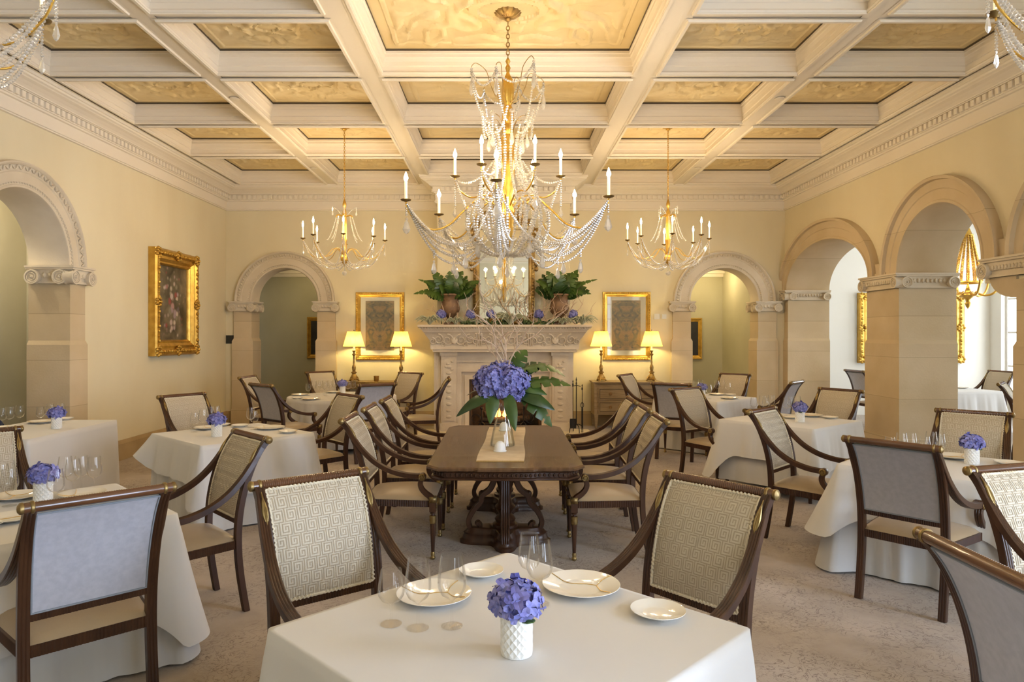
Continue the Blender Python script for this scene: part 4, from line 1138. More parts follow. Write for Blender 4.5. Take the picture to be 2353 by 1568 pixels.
for cx in (-.80, .035, .87):
    for s in (-1, 1):
        for dx, dz, r in ((.11, .0, .10), (.26, .015, .085), (.36, -.02, .06), (.19, -.07, .045)): scroll(cx+s*dx, 1.555+dz, r, s, a0=pi/2)
    b.ball((cx, 11.55-.10, 1.555), .055, 12, 8, (1, .35, 1.2))
for cx in (-.39, .46): 
    for k in (-1, 0, 1): b.tube([(cx+k*.03, 11.52, 1.43), (cx+k*.035, 11.46, 1.56), (cx+k*.045, 11.38, 1.67)], lambda t: .012+.010*t, 8)
b.build('mantel_carving', S, mt)
for s, x0, x1 in ((-1, -1.033, -.777), (1, .835, 1.099)):
    b = MB(); b.box(x0, x1, 11.63, 11.84, .0, 1.355); b.box(x0-.02, x1+.02, 11.60, 11.84, 0, .16); b.box(x0-.02, x1+.02, 11.60, 11.84, 1.29, 1.355)
    b.box(x0+.035, x1-.035, 11.615, 11.64, .20, 1.24); q = (x0+x1)/2
    for k in range(9): b.ball((q, 11.612, .27+k*.105), .045, 10, 6, (1.1, .38, .62))
    for k in range(5): b.ball((q+.06*sin(k*2.), 11.612, 1.02+k*.045), .028, 8, 5, (1, .5, .8))
    b.box(*((x0-.13, x0) if s < 0 else (x1, x1+.10)), 11.74, 11.84, 0, 1.355)
    b.build('fireplace_leg', S, FP)
b = MB()
for e, y, w in ((0, 11.73, .07), (.07, 11.76, .06), (.13, 11.70, .075)):
    z = FZ+e
    b.box(FX0-e-w, FX0-e, y, 11.84, 0, z); b.box(FX1+e, FX1+e+w, y, 11.84, 0, z); b.box(FX0-e-w, FX1+e+w, y, 11.84, z, z+w)
b.box(-.78, .84, 11.72, 11.84, FZ+.20, 1.36); b.box(-.78, .84, 11.69, 11.74, 1.18, 1.21)
b.build('fireplace_surround', S, FP, smooth=False)
b = MB(); b.box(FX0, FX1, 12.42, 12.5, 0, FZ+.05); b.box(FX0-.02, FX0+.03, 11.84, 12.5, 0, FZ+.05); b.box(FX1-.03, FX1+.02, 11.84, 12.5, 0, FZ+.05); b.box(FX0, FX1, 11.84, 12.5, FZ, FZ+.05); b.box(FX0, FX1, 11.84, 12.5, 0, .032)
b.build('firebox', M['soot'], FP, smooth=False)
b = MB(); b.box(-1.42, 1.46, 11.12, 11.84, 0, .03); b.build('hearth', M['stone_pl'], FP, smooth=False)
for k, (x, y, z, r) in enumerate(((-.05, 12.12, .16, .05), (.12, 12.22, .17, .06), (.02, 12.15, .27, .045))):
    b = MB(); b.lathe([(r*.9, -.36), (r, -.34), (r*.95, 0), (r*1.05, .33), (r*.9, .36)], 10, (0, 0, 0), 'x'); o = b.build('log', M['log'], loc=(x, y, z)); o.rotation_euler = (0, 0, (-.1, .12, .3)[k])
    tag(o, ('front log in the firebox', 'rear log in the firebox', 'top log crossing the other two in the firebox')[k]+' of the stone fireplace', 'log', 'fire logs')
b = MB()
for k in range(9):
    x = -.32+k*.08; b.tube([(x, 11.98, .10), (x, 12.32, .10)], .008, 6)
b.tube([(-.34, 11.98, .10), (.34, 11.98, .10)], .012, 6); b.tube([(-.34, 12.3, .10), (.34, 12.3, .10)], .012, 6)
for s in (-1, 1):
    b.tube([(s*.36, 12.3, .03), (s*.36, 12.2, .10), (s*.36, 11.95, .10), (s*.36, 11.92, .24), (s*.36, 11.92, .36)], .014, 8); b.ball((s*.36, 11.92, .38), .03, 10, 8)
    b.tube([(s*.28, 11.92, .03), (s*.33, 11.92, .12), (s*.36, 11.92, .14), (s*.39, 11.92, .12), (s*.44, 11.92, .03)], .011, 6)
    for k in (-1, 1):
        pts = [(s*.46+k*.0+.10*k*cos(a)*(.4+.1*a), 11.90, .22+.10*sin(a)*(.4+.1*a)) for a in [i*.35 for i in range(14)]]; b.tube(pts, .006, 5)
tag(b.build('fire_grate', M['iron']), 'black iron fire grate with andirons in the firebox', 'grate')
for k, (x, y, h) in enumerate(((-.11, 12.05, .20), (-.06, 12.10, .15), (.03, 12.08, .12), (-.17, 12.08, .10))):
    b = MB(); b.lathe([(.018, 0), (.036, h*.2), (.030, h*.45), (.014, h*.75), (.001, h)], 10); o = b.build('flame', M['flame'], loc=(x, y, .21))
    tag(o, 'orange fire flame on the logs, %s of four' % ('tallest', 'second tallest', 'third tallest', 'shortest')[k], 'flame', 'fire flames')
rebase(FP, (.035, 11.55, 0))
# fire tools
FT = thing('fire_tool_stand', 'black iron fire tool stand on the hearth right of the fireplace', 'stand', (1.22, 11.45, .03)); b = MB()
for a in (.4, 1.9, 3.5, 5.0): b.tube(cat([(0, 0, .13), (.05*cos(a), .05*sin(a), .13), (.11*cos(a), .11*sin(a), .09), (.125*cos(a), .125*sin(a), 0)], 5), .007, 6)
b.build('base', M['iron'], FT); b = MB(); b.tube([(0, 0, .12), (0, 0, .82)], .008, 8); b.lathe([(.014, .80), (.006, .84), (.011, .87), (.001, .92)], 10); b.tube([(-.07, 0, .76), (0, 0, .78), (.07, 0, .76)], .006, 6); b.build('post', M['iron'], FT)
for nm, lab, cx, cy in (('fire_shovel', 'black fire shovel hanging on the fire tool stand', 1.16, 11.42), ('fire_tongs', 'black fire tongs leaning right of the fire tool stand', 1.315, 11.44)):
    b = MB(); b.tube([(0, 0, .10), (0, 0, .72)], .006, 6); b.lathe([(.012, .70), (.014, .73), (.005, .75), (.010, .775), (.001, .80)], 10)
    if nm == 'fire_shovel': b.box(-.05, .05, -.008, .004, .0, .16); b.box(-.05, -.044, -.03, .004, 0, .16); b.box(.044, .05, -.03, .004, 0, .16)
    else:
        b.tube(cat([(0, 0, .50), (.022, 0, .47), (.022, 0, .43), (0, 0, .40)], 4), .005, 6); b.tube(cat([(0, 0, .50), (-.022, 0, .47), (-.022, 0, .43), (0, 0, .40)], 4), .005, 6); b.tube([(.012, 0, .4), (.012, 0, .0)], .005, 6); b.tube([(-.008, 0, .4), (-.008, 0, .0)], .005, 6)
    tag(b.build(nm, M['iron'], loc=(cx, cy, .031 if nm == 'fire_tongs' else .10)), lab, 'fire tool', 'fire tools')

# mirror over the mantel
MR = thing('mirror', 'tall gilt-framed mirror above the mantel', 'mirror', (0, 0, 0))
mx0, mx1, mz0, mz1, my = -.50, .548, 1.815, 3.62, 11.80
def frame_ring(b, x0, x1, z0, z1, y, prof, F=None):
    """mitred frame; prof [(inset from the outer edge, projection towards the viewer)]"""
    F = F or (lambda u, w, t: (u, y-t, w))
    b.rings([[F(x0+i, z0+i, t), F(x1-i, z0+i, t), F(x1-i, z1-i, t), F(x0+i, z1-i, t)] for i, t in prof], cap0=False, cap1=False)
b = MB(); frame_ring(b, mx0, mx1, mz0, mz1, my, [(0, -.03), (0, .03), (.02, .05), (.045, .055), (.07, .035), (.09, .04), (.105, .02), (.115, .0)])
for z0 in [mz0+.03+i*.055 for i in range(33)]:
    for x in (mx0+.035, mx1-.035): b.ball((x+.006*sin(z0*40), my-.05, z0), .024, 7, 5, (1, .7, 1.1))
for i in range(19):
    for z in (mz0+.035, mz1-.035): b.ball((mx0+.03+(mx1-mx0-.06)*i/18, my-.05, z), .024, 7, 5, (1.1, .7, 1))
for s in (-1, 1):
    cx = (mx0+mx1)/2
    for k, (dx, dz, r) in enumerate(((.56, 1.58, .06), (.55, 1.05, .05), (.30, 1.86, .07), (.14, 1.95, .07), (.55, .95, .035))):
        b.ball((cx+s*dx, my-.03, mz0+dz), r, 10, 7, (1, .5, 1.2))
b.ball(((mx0+mx1)/2, my-.03, mz1+.22), .10, 12, 8, (1, .4, 1.3)); b.prism([(-.35, mz1-.02), (.40, mz1-.02), (.25, mz1+.10), (.10, mz1+.24), (-.05, mz1+.24), (-.20, mz1+.10)], lambda u, w, t: (u, my-t, w), -.01, .025)
b.build('gilt_frame', M['gold_dk'], MR)
b = MB(); b.box(mx0+.10, mx1-.10, my-.012, my-.006, mz0+.10, mz1-.10); b.build('mirror_glass', M['mirror'], MR, smooth=False)

rebase(MR, (.024, 11.79, 1.815))
# urns with tropical leaves on the mantel
rg = random.Random(5)
for s, ux, lab in ((-1, -.875, 'left'), (1, .945, 'right')):
    U = thing('urn', 'brown bronze urn at the %s end of the mantel' % lab, 'urn', (ux, 11.55, 1.811), group='mantel urns'); b = MB()
    b.box(-.10, .10, -.10, .10, 0, .03)
    b.lathe([(.09, .03), (.10, .04), (.06, .06), (.045, .10), (.055, .12), (.10, .16), (.15, .22), (.165, .27), (.155, .31), (.14, .37), (.145, .42), (.175, .475), (.195, .49), (.195, .51), (.175, .515), (.13, .44), (.13, .2), (.001, .2)], 28)
    b.build('bowl', M['terra'], U)
    g = thing('tropical_leaves', 'dark green monstera leaves filling the %s mantel urn' % lab, 'plant', (ux, 11.55, 2.30), group='urn plants')
    for k in range(26):
        a = k*2.39996+s; e = .15+.85*(k/25); L = rg.uniform(.34, .56); el = (1-e)*1.15-.12+rg.uniform(-.1, .15)
        dx, dy = cos(a), sin(a)*.65; B_ = (dx*.07, dy*.07, -.02); hh = cos(el)
        tip = (dx*hh*L, dy*hh*L*.8-.02, .06+sin(el)*L*.85)
        leafobj(g, B_, tip, rg.uniform(.11, .165), m=rg.choice(['leaf', 'leaf_dk', 'leaf']), cuts=rg.choice([0, 6, 6, 7]), up=(rg.uniform(-.2, .2), -.75, .65), arch=rg.uniform(.08, .2))
    for tx, tz, w in ((-s*.0-.60 if s < 0 else .52, .02, .07), (.50 if s < 0 else -.40, .24, .08), (-.52 if s < 0 else .62, .26, .05), (.30*s, .42, .11), (-.22*s, .40, .12), (0, .40, .12)):
        leafobj(g, (tx*.15, -.04, .03), (tx, -.12, tz), w, cuts=6, up=(0, -.8, .6), arch=.12)

# garland of flowers, air plants and driftwood along the mantel shelf
dm = 11.42; mpx = lambda px: (px-VX)/FPX*dm
for i, px in enumerate((1014, 1081, 1129, 1238, 1316)):
    o = HH.copy(); COL.objects.link(o); o.parent = None; o.name = 'hydrangea_bloom'
    o.location = (mpx(px), 11.40, 1.811+.17); o.scale = (.64, .64, .64); o.rotation_euler = (.5, 0, i)
    tag(o, 'blue hydrangea head on the mantel shelf, %s' % ('at the far left under the left urn', 'just left of the mirror', 'under the mirror left half', 'under the mirror right edge', 'at the far right under the right urn')[i], 'flower', 'mantel hydrangeas')
    g = MB(); g.tube([(0, 0, -.10/.64-.12), (0, 0, -.08)], .012, 6); st = g.build('stem', M['leaf'], o)
def airplant(name, label, x, y, z, R_, n, seed, m='airplant', flat=.5):
    r_ = random.Random(seed); b = MB()
    for k in range(n):
        a = k*2.39996; e = flat+(1-flat)*k/n*1.2; L = R_*r_.uniform(.7, 1.15); dx, dy = cos(a), sin(a)
        P = [(0, 0, .01), (dx*L*.35*cos(e), dy*L*.35*cos(e), L*.40*sin(e)+.02), (dx*L*.75*cos(e*.7), dy*L*.75*cos(e*.7), L*.62*sin(e)+.01), (dx*L, dy*L, max(.002, L*.50*sin(e)-.05*r_.random()))]
        b.tube(cat(P, 5), lambda t: .011*R_/.15*(1-.9*t)+.0006, 5)
    return tag(b.build(name, M[m], loc=(x, y, z)), label, 'plant', 'mantel air plants')
for i, (px, R_, n, lab) in enumerate(((988, .19, 40, 'bushy pale air plant at the left end of the mantel'), (1046, .15, 30, 'grey green succulent rosette below the left urn on the mantel'), (1172, .25, 34, 'large spiky air plant at the centre of the mantel'), (1096, .12, 24, 'small air plant left of the mantel centre'), (1291, .15, 34, 'grey succulent rosette below the right urn on the mantel'), (1338, .20, 40, 'pale air plant at the right end of the mantel'))):
    airplant('air_plant', lab, mpx(px), 11.36+.04*(i % 2), 1.812, R_*1.25, n, i, flat=.55)
for i, (px, L) in enumerate(((1030, .30), (1062, .34), (1192, .42), (1222, .40), (1258, .32), (1300, .36), (1322, .34))):
    rg = random.Random(100+i); b = MB()
    for k in range(3): twig(b, (0, 0, .012), (rg.uniform(-1, 1), rg.uniform(-.5, .2), rg.uniform(.5, 1.2)), L*1.25, .010, 2)
    tag(b.build('driftwood_branch', M['branch'], loc=(mpx(px), 11.44, 1.811)), 'tangled pale driftwood twig on the mantel shelf, %s' % ORD[i], 'branch', 'mantel driftwood')
for i, px in enumerate((1120, 1150, 1208, 1255, 1072)):
    b = MB(); rg = random.Random(i)
    for k in range(40): b.ball((rg.gauss(0, .07), rg.gauss(0, .03), .012+abs(rg.gauss(0, .025))), rg.uniform(.012, .028), 6, 4)
    tag(b.build('moss_clump', M['moss'], loc=(mpx(px), 11.43, 1.811)), 'dark green moss clump on the mantel shelf, %s' % ORD[[1, 2, 3, 4, 0][i]], 'moss', 'mantel moss')

# ------------------------------------------------------------------ pictures
def picture(name, label, F, u0, u1, w0, w1, band, depth, canvas, m='gold', mount=None, orn=True, pane=False, canvas_rect=None):
    """framed picture; F maps (across, up, out of the wall) to the room"""
    t = thing(name, label, 'picture'); b = MB()
    pf = [(0, 0), (0, depth*.8), (band*.10, depth), (band*.30, depth), (band*.45, depth*.72), (band*.62, depth*.8), (band*.80, depth*.5), (band*.9, depth*.55), (band, depth*.3), (band, .0)]
    b.rings([[F(u0+i, w0+i, q), F(u1-i, w0+i, q), F(u1-i, w1-i, q), F(u0+i, w1-i, q)] for i, q in pf], cap0=False, cap1=False)
    if orn:
        st = max(.028, band*.30)
        for a0, a1, fx in ((u0, u1, 0), (w0, w1, 1)):
            k = int((a1-a0-band)/st)
            for i in range(k):
                a = a0+band*.5+(a1-a0-band)*(i+.5)/k; r = band*.10*(1+.35*sin(i*2.1)) if band > .15 else band*.17
                for e in ((w0+band*.28, w1-band*.28) if fx == 0 else (u0+band*.28, u1-band*.28)):
                    p = F(a, e, depth*.98) if fx == 0 else F(e, a, depth*.98); b.ball(p, r, 7, 5)
        if band > .15:
            for u in (u0+band*.3, (u0+u1)/2, u1-band*.3):
                for w in (w0+band*.3, (w0+w1)/2, w1-band*.3):
                    if (u, w) == ((u0+u1)/2, (w0+w1)/2): continue
                    for k in range(7):
                        a = k*.9; b.ball(F(u+band*.26*cos(a), w+band*.26*sin(a), depth*.98), band*.11, 8, 6)
    b.build('gilt_frame', M[m], t)
    if mount:
        b = MB(); p = [F(u0+band*.9, w0+band*.9, .01), F(u1-band*.9, w0+band*.9, .01), F(u1-band*.9, w1-band*.9, .01), F(u0+band*.9, w1-band*.9, .01)]
        b.add(p, [(0, 1, 2, 3)]); b.build('mount_board', M['mat_board'], t, smooth=False)
    c0, c1, d0, d1 = canvas_rect or (u0+band*.9, u1-band*.9, w0+band*.9, w1-band*.9)
    cu, cw = (c0+c1)/2, (d0+d1)/2; o3 = Vector(F(cu, cw, .016)); b = MB()
    b.add([Vector(F(u, w, q))-o3 for q in (.016, .010) for u, w in ((c0, d0), (c1, d0), (c1, d1), (c0, d1))], [(0, 1, 2, 3), (7, 6, 5, 4), (0, 4, 5, 1), (1, 5, 6, 2), (2, 6, 7, 3), (3, 7, 4, 0)])
    b.build('canvas', M[canvas], t, smooth=False, loc=o3)
    if pane:
        b = MB(); b.add([F(u0+band*.9, w0+band*.9, depth*.32), F(u1-band*.9, w0+band*.9, depth*.32), F(u1-band*.9, w1-band*.9, depth*.32), F(u0+band*.9, w1-band*.9, depth*.32)], [(0, 1, 2, 3)]); b.build('glass_pane', M['pane'], t, smooth=False)
    rebase(t, F((u0+u1)/2, w0, .01)); return t
picture('painting', 'ornate gilt-framed flower painting on the left wall', fnL, 9.80, 11.18, 1.34, 2.90, .23, .12, 'flower_art')
picture('framed_tapestry', 'gilt-framed tapestry panel left of the fireplace', fnB, -2.66, -1.78, 1.185, 2.414, .088, .035, 'tapestry', mount=True, pane=True, canvas_rect=(-2.482, -1.966, 1.362, 2.258))
picture('framed_tapestry', 'gilt-framed tapestry panel right of the fireplace', fnB, 1.81, 2.68, 1.185, 2.422, .088, .035, 'tapestry', mount=True, pane=True, canvas_rect=(1.982, 2.497, 1.362, 2.268))
picture('painting', 'dark painting in the passage behind the left back arch', lambda u, w, t: (u, 14.6-t, w), -4.12, -3.50, 1.147, 2.016, .085, .04, 'dark_art', orn=False)
picture('painting', 'dark painting in the passage behind the right back arch', lambda u, w, t: (u, 14.6-t, w), 3.60, 4.20, 1.13, 2.0, .085, .04, 'dark_art', orn=False)
picture('painting', 'large gilt-framed painting on the gallery end wall behind the big pier', lambda u, w, t: (u, 14.2-t, w), 7.27, 9.43, 1.07, 2.50, .24, .09, 'dark_art')

# small wall fittings
b = MB(); b.box(-.075, .075, -.012, 0, -.075, .075); b.box(-.062, .062, -.016, -.01, -.062, .062); tag(b.build('wall_panel', M['black'], loc=(-4.937, DB-.001, 1.56), smooth=False), 'black square wall plate left of the left back arch', 'panel')
for x, w, lab in ((2.795, .10, 'white square speaker plate between the right tapestry and the arch'), (2.925, .085, 'small white thermostat beside the right back arch')):
    b = MB(); b.box(-w/2, w/2, -.014, 0, -w/2, w/2); b.box(-w*.36, w*.36, -.020, -.012, -w*.25, w*.3); tag(b.build('wall_plate', M['white_plastic'], loc=(x, DB-.001, 1.975), smooth=False), lab, 'panel')

# ------------------------------------------------------------------ chest, console and lamps
CD = thing('chest_of_drawers', 'limed oak chest of drawers right of the fireplace', 'chest', (2.18, 12.28, 0)); m = M['chest']
b = MB(); b.box(-.57, .57, -.22, .235, .25, .795); b.box(-.585, -.535, -.235, .235, .24, .795); b.box(.535, .585, -.235, .235, .24, .795); b.build('body', m, CD, smooth=False)
b = MB(); b.box(-.615, .615, -.262, .245, .806, .826); b.box(-.60, .60, -.25, .24, .793, .807); b.build('top', m, CD, smooth=False)
for z0, z1 in ((.51, .72), (.285, .485)):
    b = MB(); b.box(-.51, .51, -.232, -.20, z0, z1); dr = b.build('drawer', m, CD, smooth=False)
    b = MB()
    for i, t_ in ((.012, .0), (.03, .03)): pass
    frame_ring(b, -.49, .49, z0+.02, z1-.02, 0, [(0, .231), (0, .2365), (.008, .2365), (.008, .231)]); b.build('moulding', M['chest_dk'], dr, smooth=False)
    for x in (-.30, .30):
        b = MB(); b.lathe([(.030, .232), (.030, .236), (.012, .238), (.010, .25), (.020, .258), (.018, .268), (.001, .272)], 14, (0, 0, 0), 'y')
        for i, v in enumerate(b.v): b.v[i] = (v[0]+x, -v[1], v[2]+(z0+z1)/2)
        b.build('knob', M['bronze'], dr)
for sx in (-1, 1):
    for sy in (-1, 1):
        b = MB(); R = [[(sx*.55+q*cx, sy*.20+q*cy, z) for cx, cy in ((-1, -1), (1, -1), (1, 1), (-1, 1))] for z, q in ((.26, .035), (.2, .032), (.1, .024), (0, .018))]; b.rings(R); b.build('leg', m, CD, smooth=False)
CT = thing('console_table', 'gilt console table left of the fireplace under the lamps', 'table', (-2.22, 12.30, 0)); m = M['gold_dk']
b = MB(); out = [(-.64+1.28*i/20, -.10-.15*sin(pi*i/20)**.5) for i in range(21)]+[(.64, .22), (-.64, .22)]
b.prism(out, lambda u, w, t: (u, w, t), .79, .822); b.build('top', m, CT, smooth=False)
b = MB(); b.prism([(x*.95, y*.92) for x, y in out], lambda u, w, t: (u, w, t), .70, .79); b.build('apron', m, CT, smooth=False)
for x, y in ((-.56, -.08), (.56, -.08), (-.56, .17), (.56, .17)):
    q = MB(); q.lathe([(.012, 0), (.018, .05), (.016, .4), (.026, .66), (.03, .71)], 12, (x, y, 0)); q.build('leg', m, CT)
b = MB(); b.lathe([(.04, 0), (.045, .01), (.045, .08), (.048, .085), (.048, .095), (.041, .095), (.041, .012), (.001, .012)], 20); tag(b.build('candle_glass', M['gold_dk'], loc=(-2.235, 12.25, .823)), 'small gold votive cup on the console table between the lamps', 'candle cup')
LP = None
for x, z, lab in ((-2.635, .823, 'gilt candlestick lamp at the left of the left tapestry'), (-1.80, .823, 'gilt candlestick lamp between the left tapestry and the mantel'), (1.745, .827, 'gilt candlestick lamp at the left end of the chest of drawers'), (2.64, .827, 'gilt candlestick lamp at the right end of the chest of drawers')):
    if LP is None:
        LP = thing('table_lamp', lab, 'lamp', (x, 12.26, z), group='gilt table lamps'); m = M['gold_dk']
        b = MB()
        for k in range(3):
            a = pi/2+k*2*pi/3+pi; b.tube(cat([(.03*cos(a), .03*sin(a), .10), (.065*cos(a), .065*sin(a), .06), (.085*cos(a), .085*sin(a), .015), (.10*cos(a), .10*sin(a), .012)], 5), lambda t: .018-.004*t, 8)
        b.lathe([(.075, .02), (.08, .035), (.05, .06), (.045, .11), (.03, .13), (.05, .15), (.05, .16), (.025, .175)], 18); b.build('base', m, LP)
        b = MB(); b.lathe([(.022, .17), (.03, .20), (.036, .24), (.024, .28), (.014, .30), (.018, .33), (.014, .36), (.013, .44), (.022, .455), (.034, .47), (.034, .48), (.016, .49), (.016, .51), (.034, .535), (.034, .54), (.010, .545)], 18); b.build('stem', m, LP)
        b = MB(); b.lathe([(.013, .54), (.013, .66), (.001, .662)], 12); b.build('candle_sleeve', M['candle'], LP)
        b = MB(); b.ball((0, 0, .70), .03, 12, 8, (1, 1, 1.3)); b.build('bulb', M['bulb'], LP)
        b = MB(); n = 72; R = []
        for f in range(7):
            q = f/6; r = .190+(.112-.190)*q**.9; R.append([((r+(.0025 if j % 2 else -.0025))*cos(2*pi*j/n), (r+(.0025 if j % 2 else -.0025))*sin(2*pi*j/n), .615+.265*q) for j in range(n)])
        b.rings(R, cap0=False, cap1=False); sh = b.build('lamp_shade', M['shade'], LP)
        b = MB(); b.tube([(.109*cos(a), .109*sin(a), .878) for a in [2*pi*j/24 for j in range(24)]], .003, 5, True)
        for k in range(3): b.tube([(0, 0, .875), (.108*cos(k*2.094), .108*sin(k*2.094), .878)], .0025, 5)
        b.tube([(0, 0, .66), (0, 0, .895)], .003, 5); b.ball((0, 0, .90), .010, 8, 6); b.build('harp', M['brass'], LP)
    else: dup(LP, (x, 12.26, z), x, lab)

# banquette in the left niche
BQ = thing('banquette', 'navy banquette with beige back behind the long left table', 'bench', (-5.80, 7.0, 0)); b = MB(); b.box(-.28, .28, -1.0, 1.0, .04, .40); b.box(-.26, -.20, -.95, .95, 0, .05); b.box(.1, .16, -.95, .95, 0, .05)
b.build('base', M['blue_bench'], BQ, smooth=False); b = MB(); b.box(-.28, .26, -1.0, 1.0, .40, .50); b.build('seat', M['blue_bench'], BQ, smooth=False)
b = MB(); b.grid(20, 8, lambda u, v: (-.16-.08*v+.03*sin(pi*v), -1.0+2*u, .50+.42*v)); b.box(-.30, -.20, -1, 1, .5, .91); b.build('backrest', M['beige_bench'], BQ)
t = thing('navy_cushion', 'navy seat cushion top showing behind the plates by the left arch', 'cushion', (-5.72, 7.0, .50)); b = MB()
b.grid(14, 10, lambda u, v: (-.17+.40*v, -.75+1.5*u, .29*(1-abs(2*u-1)**6)**.5*(1-abs(2*v-1)**6)**.5)); b.grid(14, 10, lambda u, v: (-.17+.40*v, -.75+1.5*u, .0)); b.build('cover', M['blue_bench'], t)
# ------------------------------------------------------------------ chandeliers
LIGHTS = []
def lamp(x, y, z, w, col=(1, .75, .44), r=.03, name='bulb_light'):
    l = bpy.data.lights.new(name, 'POINT'); l.energy = w; l.color = col; l.shadow_soft_size = r
    o = bpy.data.objects.new(name, l); COL.objects.link(o); o.location = (x, y, z); return o
def sag(p, q, s, n):
    p, q = Vector(p), Vector(q)
    return [p+(q-p)*(i/n)-Vector((0, 0, s*4*(i/n)*(1-i/n))) for i in range(n+1)]
def beads(b, pts, r, step, grow=0.):
    """string of cut beads along pts"""
    acc = 0; last = pts[0]; tot = sum((q-p).length for p, q in zip(pts[:-1], pts[1:])); done = 0; nx = step*.5
    for p, q in zip(pts[:-1], pts[1:]):
        L = (q-p).length
        while nx <= done+L:
            t = (nx-done)/L; c = p+(q-p)*t; f = nx/tot; rr = r*1.12*(1+grow*sin(pi*f))
            b.bead(c, rr, rr, 5); nx += step*(1+grow*sin(pi*f)*.8)
        done += L
def pol(r, a, z): return Vector((r*cos(a), r*sin(a), z))
def pendant(b, p, h, w):
    x, y, z = p; n = 6
    R = [[(x+q*cos(2*pi*j/n), y+q*sin(2*pi*j/n)*.6, z-h*f) for j in range(n)] for f, q in ((0, .001), (.10, w*.22), (.2, w*.12), (.3, w*.25), (.72, w*.5), (.9, w*.3), (1, .001))]
    b.rings(R)
def chain(b, z0, z1, r, w):
    n = max(2, int((z1-z0)/(w*2.4)))
    for i in range(n):
        zc_ = z0+(z1-z0)*(i+.5)/n; h = (z1-z0)/n*.62; k = i % 2; pts = []
        for j in range(10):
            a = 2*pi*j/10; u = w*cos(a); pts.append((u if k else 0, 0 if k else u, zc_+h*sin(a)))
        b.tube(pts, r, 5, True)
def canopy(root, z, r, m):
    b = MB(); R = []; n = 48
    for q, d in ((.25, -.060), (.35, -.055), (.62, -.045), (.90, -.022), (1.0, -.008), (.98, 0), (.7, 0)):
        R.append([(r*q*(1+.05*cos(16*2*pi*j/n))*cos(2*pi*j/n), r*q*(1+.05*cos(16*2*pi*j/n))*sin(2*pi*j/n), z+d*r/.115) for j in range(n)])
    b.rings(R); b.lathe([(.028, z-.058*r/.115), (.03, z-.07*r/.115), (.014, z-.085*r/.115), (.001, z-.09*r/.115)], 14); b.build('canopy', m, root)
def arm(root, a, path, bz, br, ch, cr, m, pw):
    """curved arm with drip pan, candle sleeve and bulb; path [(r, z)]"""
    b = MB(); P = cat([pol(r, a, z) for r, z in path], 6); b.tube(P, pw, 6)
    o = b.build('arm', m, root); R_ = path[-1][0]; c = pol(R_, a, 0)
    b = MB(); b.lathe([(.010, bz-.016), (br*.4, bz-.010), (br*.85, bz-.004), (br, bz+.004), (br*.96, bz+.006), (br*.5, bz), (.012, bz+.004)], 20, c); b.build('drip_pan', M['brass'], o)
    b = MB(); b.lathe([(cr, bz), (cr, bz+ch), (cr*.4, bz+ch+.004)], 12, c); b.build('candle_sleeve', M['candle'], o)
    b = MB(); b.lathe([(.006, bz+ch), (cr*1.3, bz+ch+.016), (cr*1.5, bz+ch+.034), (cr*.8, bz+ch+.060), (.001, bz+ch+.085)], 10, c); b.build('bulb', M['bulb'], o)
    return c.x, c.y, bz+ch+.035

# big chandelier over the room centre
BX, BY = .047, 6.2
CB = thing('chandelier', 'large crystal chandelier with two tiers of candle bulbs in the room centre', 'chandelier', (BX, BY, 0), group='crystal chandeliers')
G = M['gold']
canopy(CB, ZP-.012, .118, M['gold_dk'])
b = MB(); chain(b, 4.12, 4.45, .0045, .014); b.build('chain', M['gold_dk'], CB)
b = MB(); R = []; n = 24
stp = [(.006, 4.13), (.022, 4.10), (.010, 4.07), (.024, 4.04), (.012, 4.00), (.018, 3.98), (.045, 3.93), (.055, 3.85), (.048, 3.76), (.030, 3.70), (.046, 3.67), (.050, 3.64), (.052, 3.58), (.040, 3.54), (.052, 3.52), (.052, 3.47), (.038, 3.44), (.060, 3.41), (.058, 3.32), (.052, 3.28), (.062, 3.25), (.060, 3.15), (.052, 3.0), (.058, 2.95), (.040, 2.90), (.048, 2.86), (.044, 2.80), (.052, 2.76), (.056, 2.68), (.045, 2.62), (.058, 2.58), (.052, 2.52), (.025, 2.46), (.012, 2.43), (.001, 2.42)]
for r, z in stp: R.append([(r*(1+.045*cos(10*2*pi*j/40))*cos(2*pi*j/40), r*(1+.045*cos(10*2*pi*j/40))*sin(2*pi*j/40), z) for j in range(40)])
b.rings(R); b.build('stem', G, CB)
b = MB(); b.lathe([(.001, 2.34), (.03, 2.35), (.045, 2.375), (.03, 2.40), (.008, 2.42), (.006, 2.43)], 10); b.build('crystal_finial', M['crystal'], CB, smooth=False)
bulbs = []
A2 = lambda d: radians(-90+d)            # 0 points at the camera, positive to the right
LOW = (-6, 72, 133, -82, -132); UP = (-28, 28, 92, 150, -150, -92)
for d in LOW:
    bulbs.append(arm(CB, A2(d), [(.045, 2.72), (.13, 2.82), (.26, 2.855), (.40, 2.745), (.53, 2.62), (.67, 2.575), (.80, 2.63), (.885, 2.74), (.905, 2.815)], 2.83, .049, .165, .013, G, .008))
for d in UP:
    bulbs.append(arm(CB, A2(d), [(.045, 2.80), (.12, 2.88), (.22, 2.90), (.33, 2.88), (.43, 2.94), (.47, 3.01), (.475, 3.055)], 3.07, .045, .165, .012, G, .007))
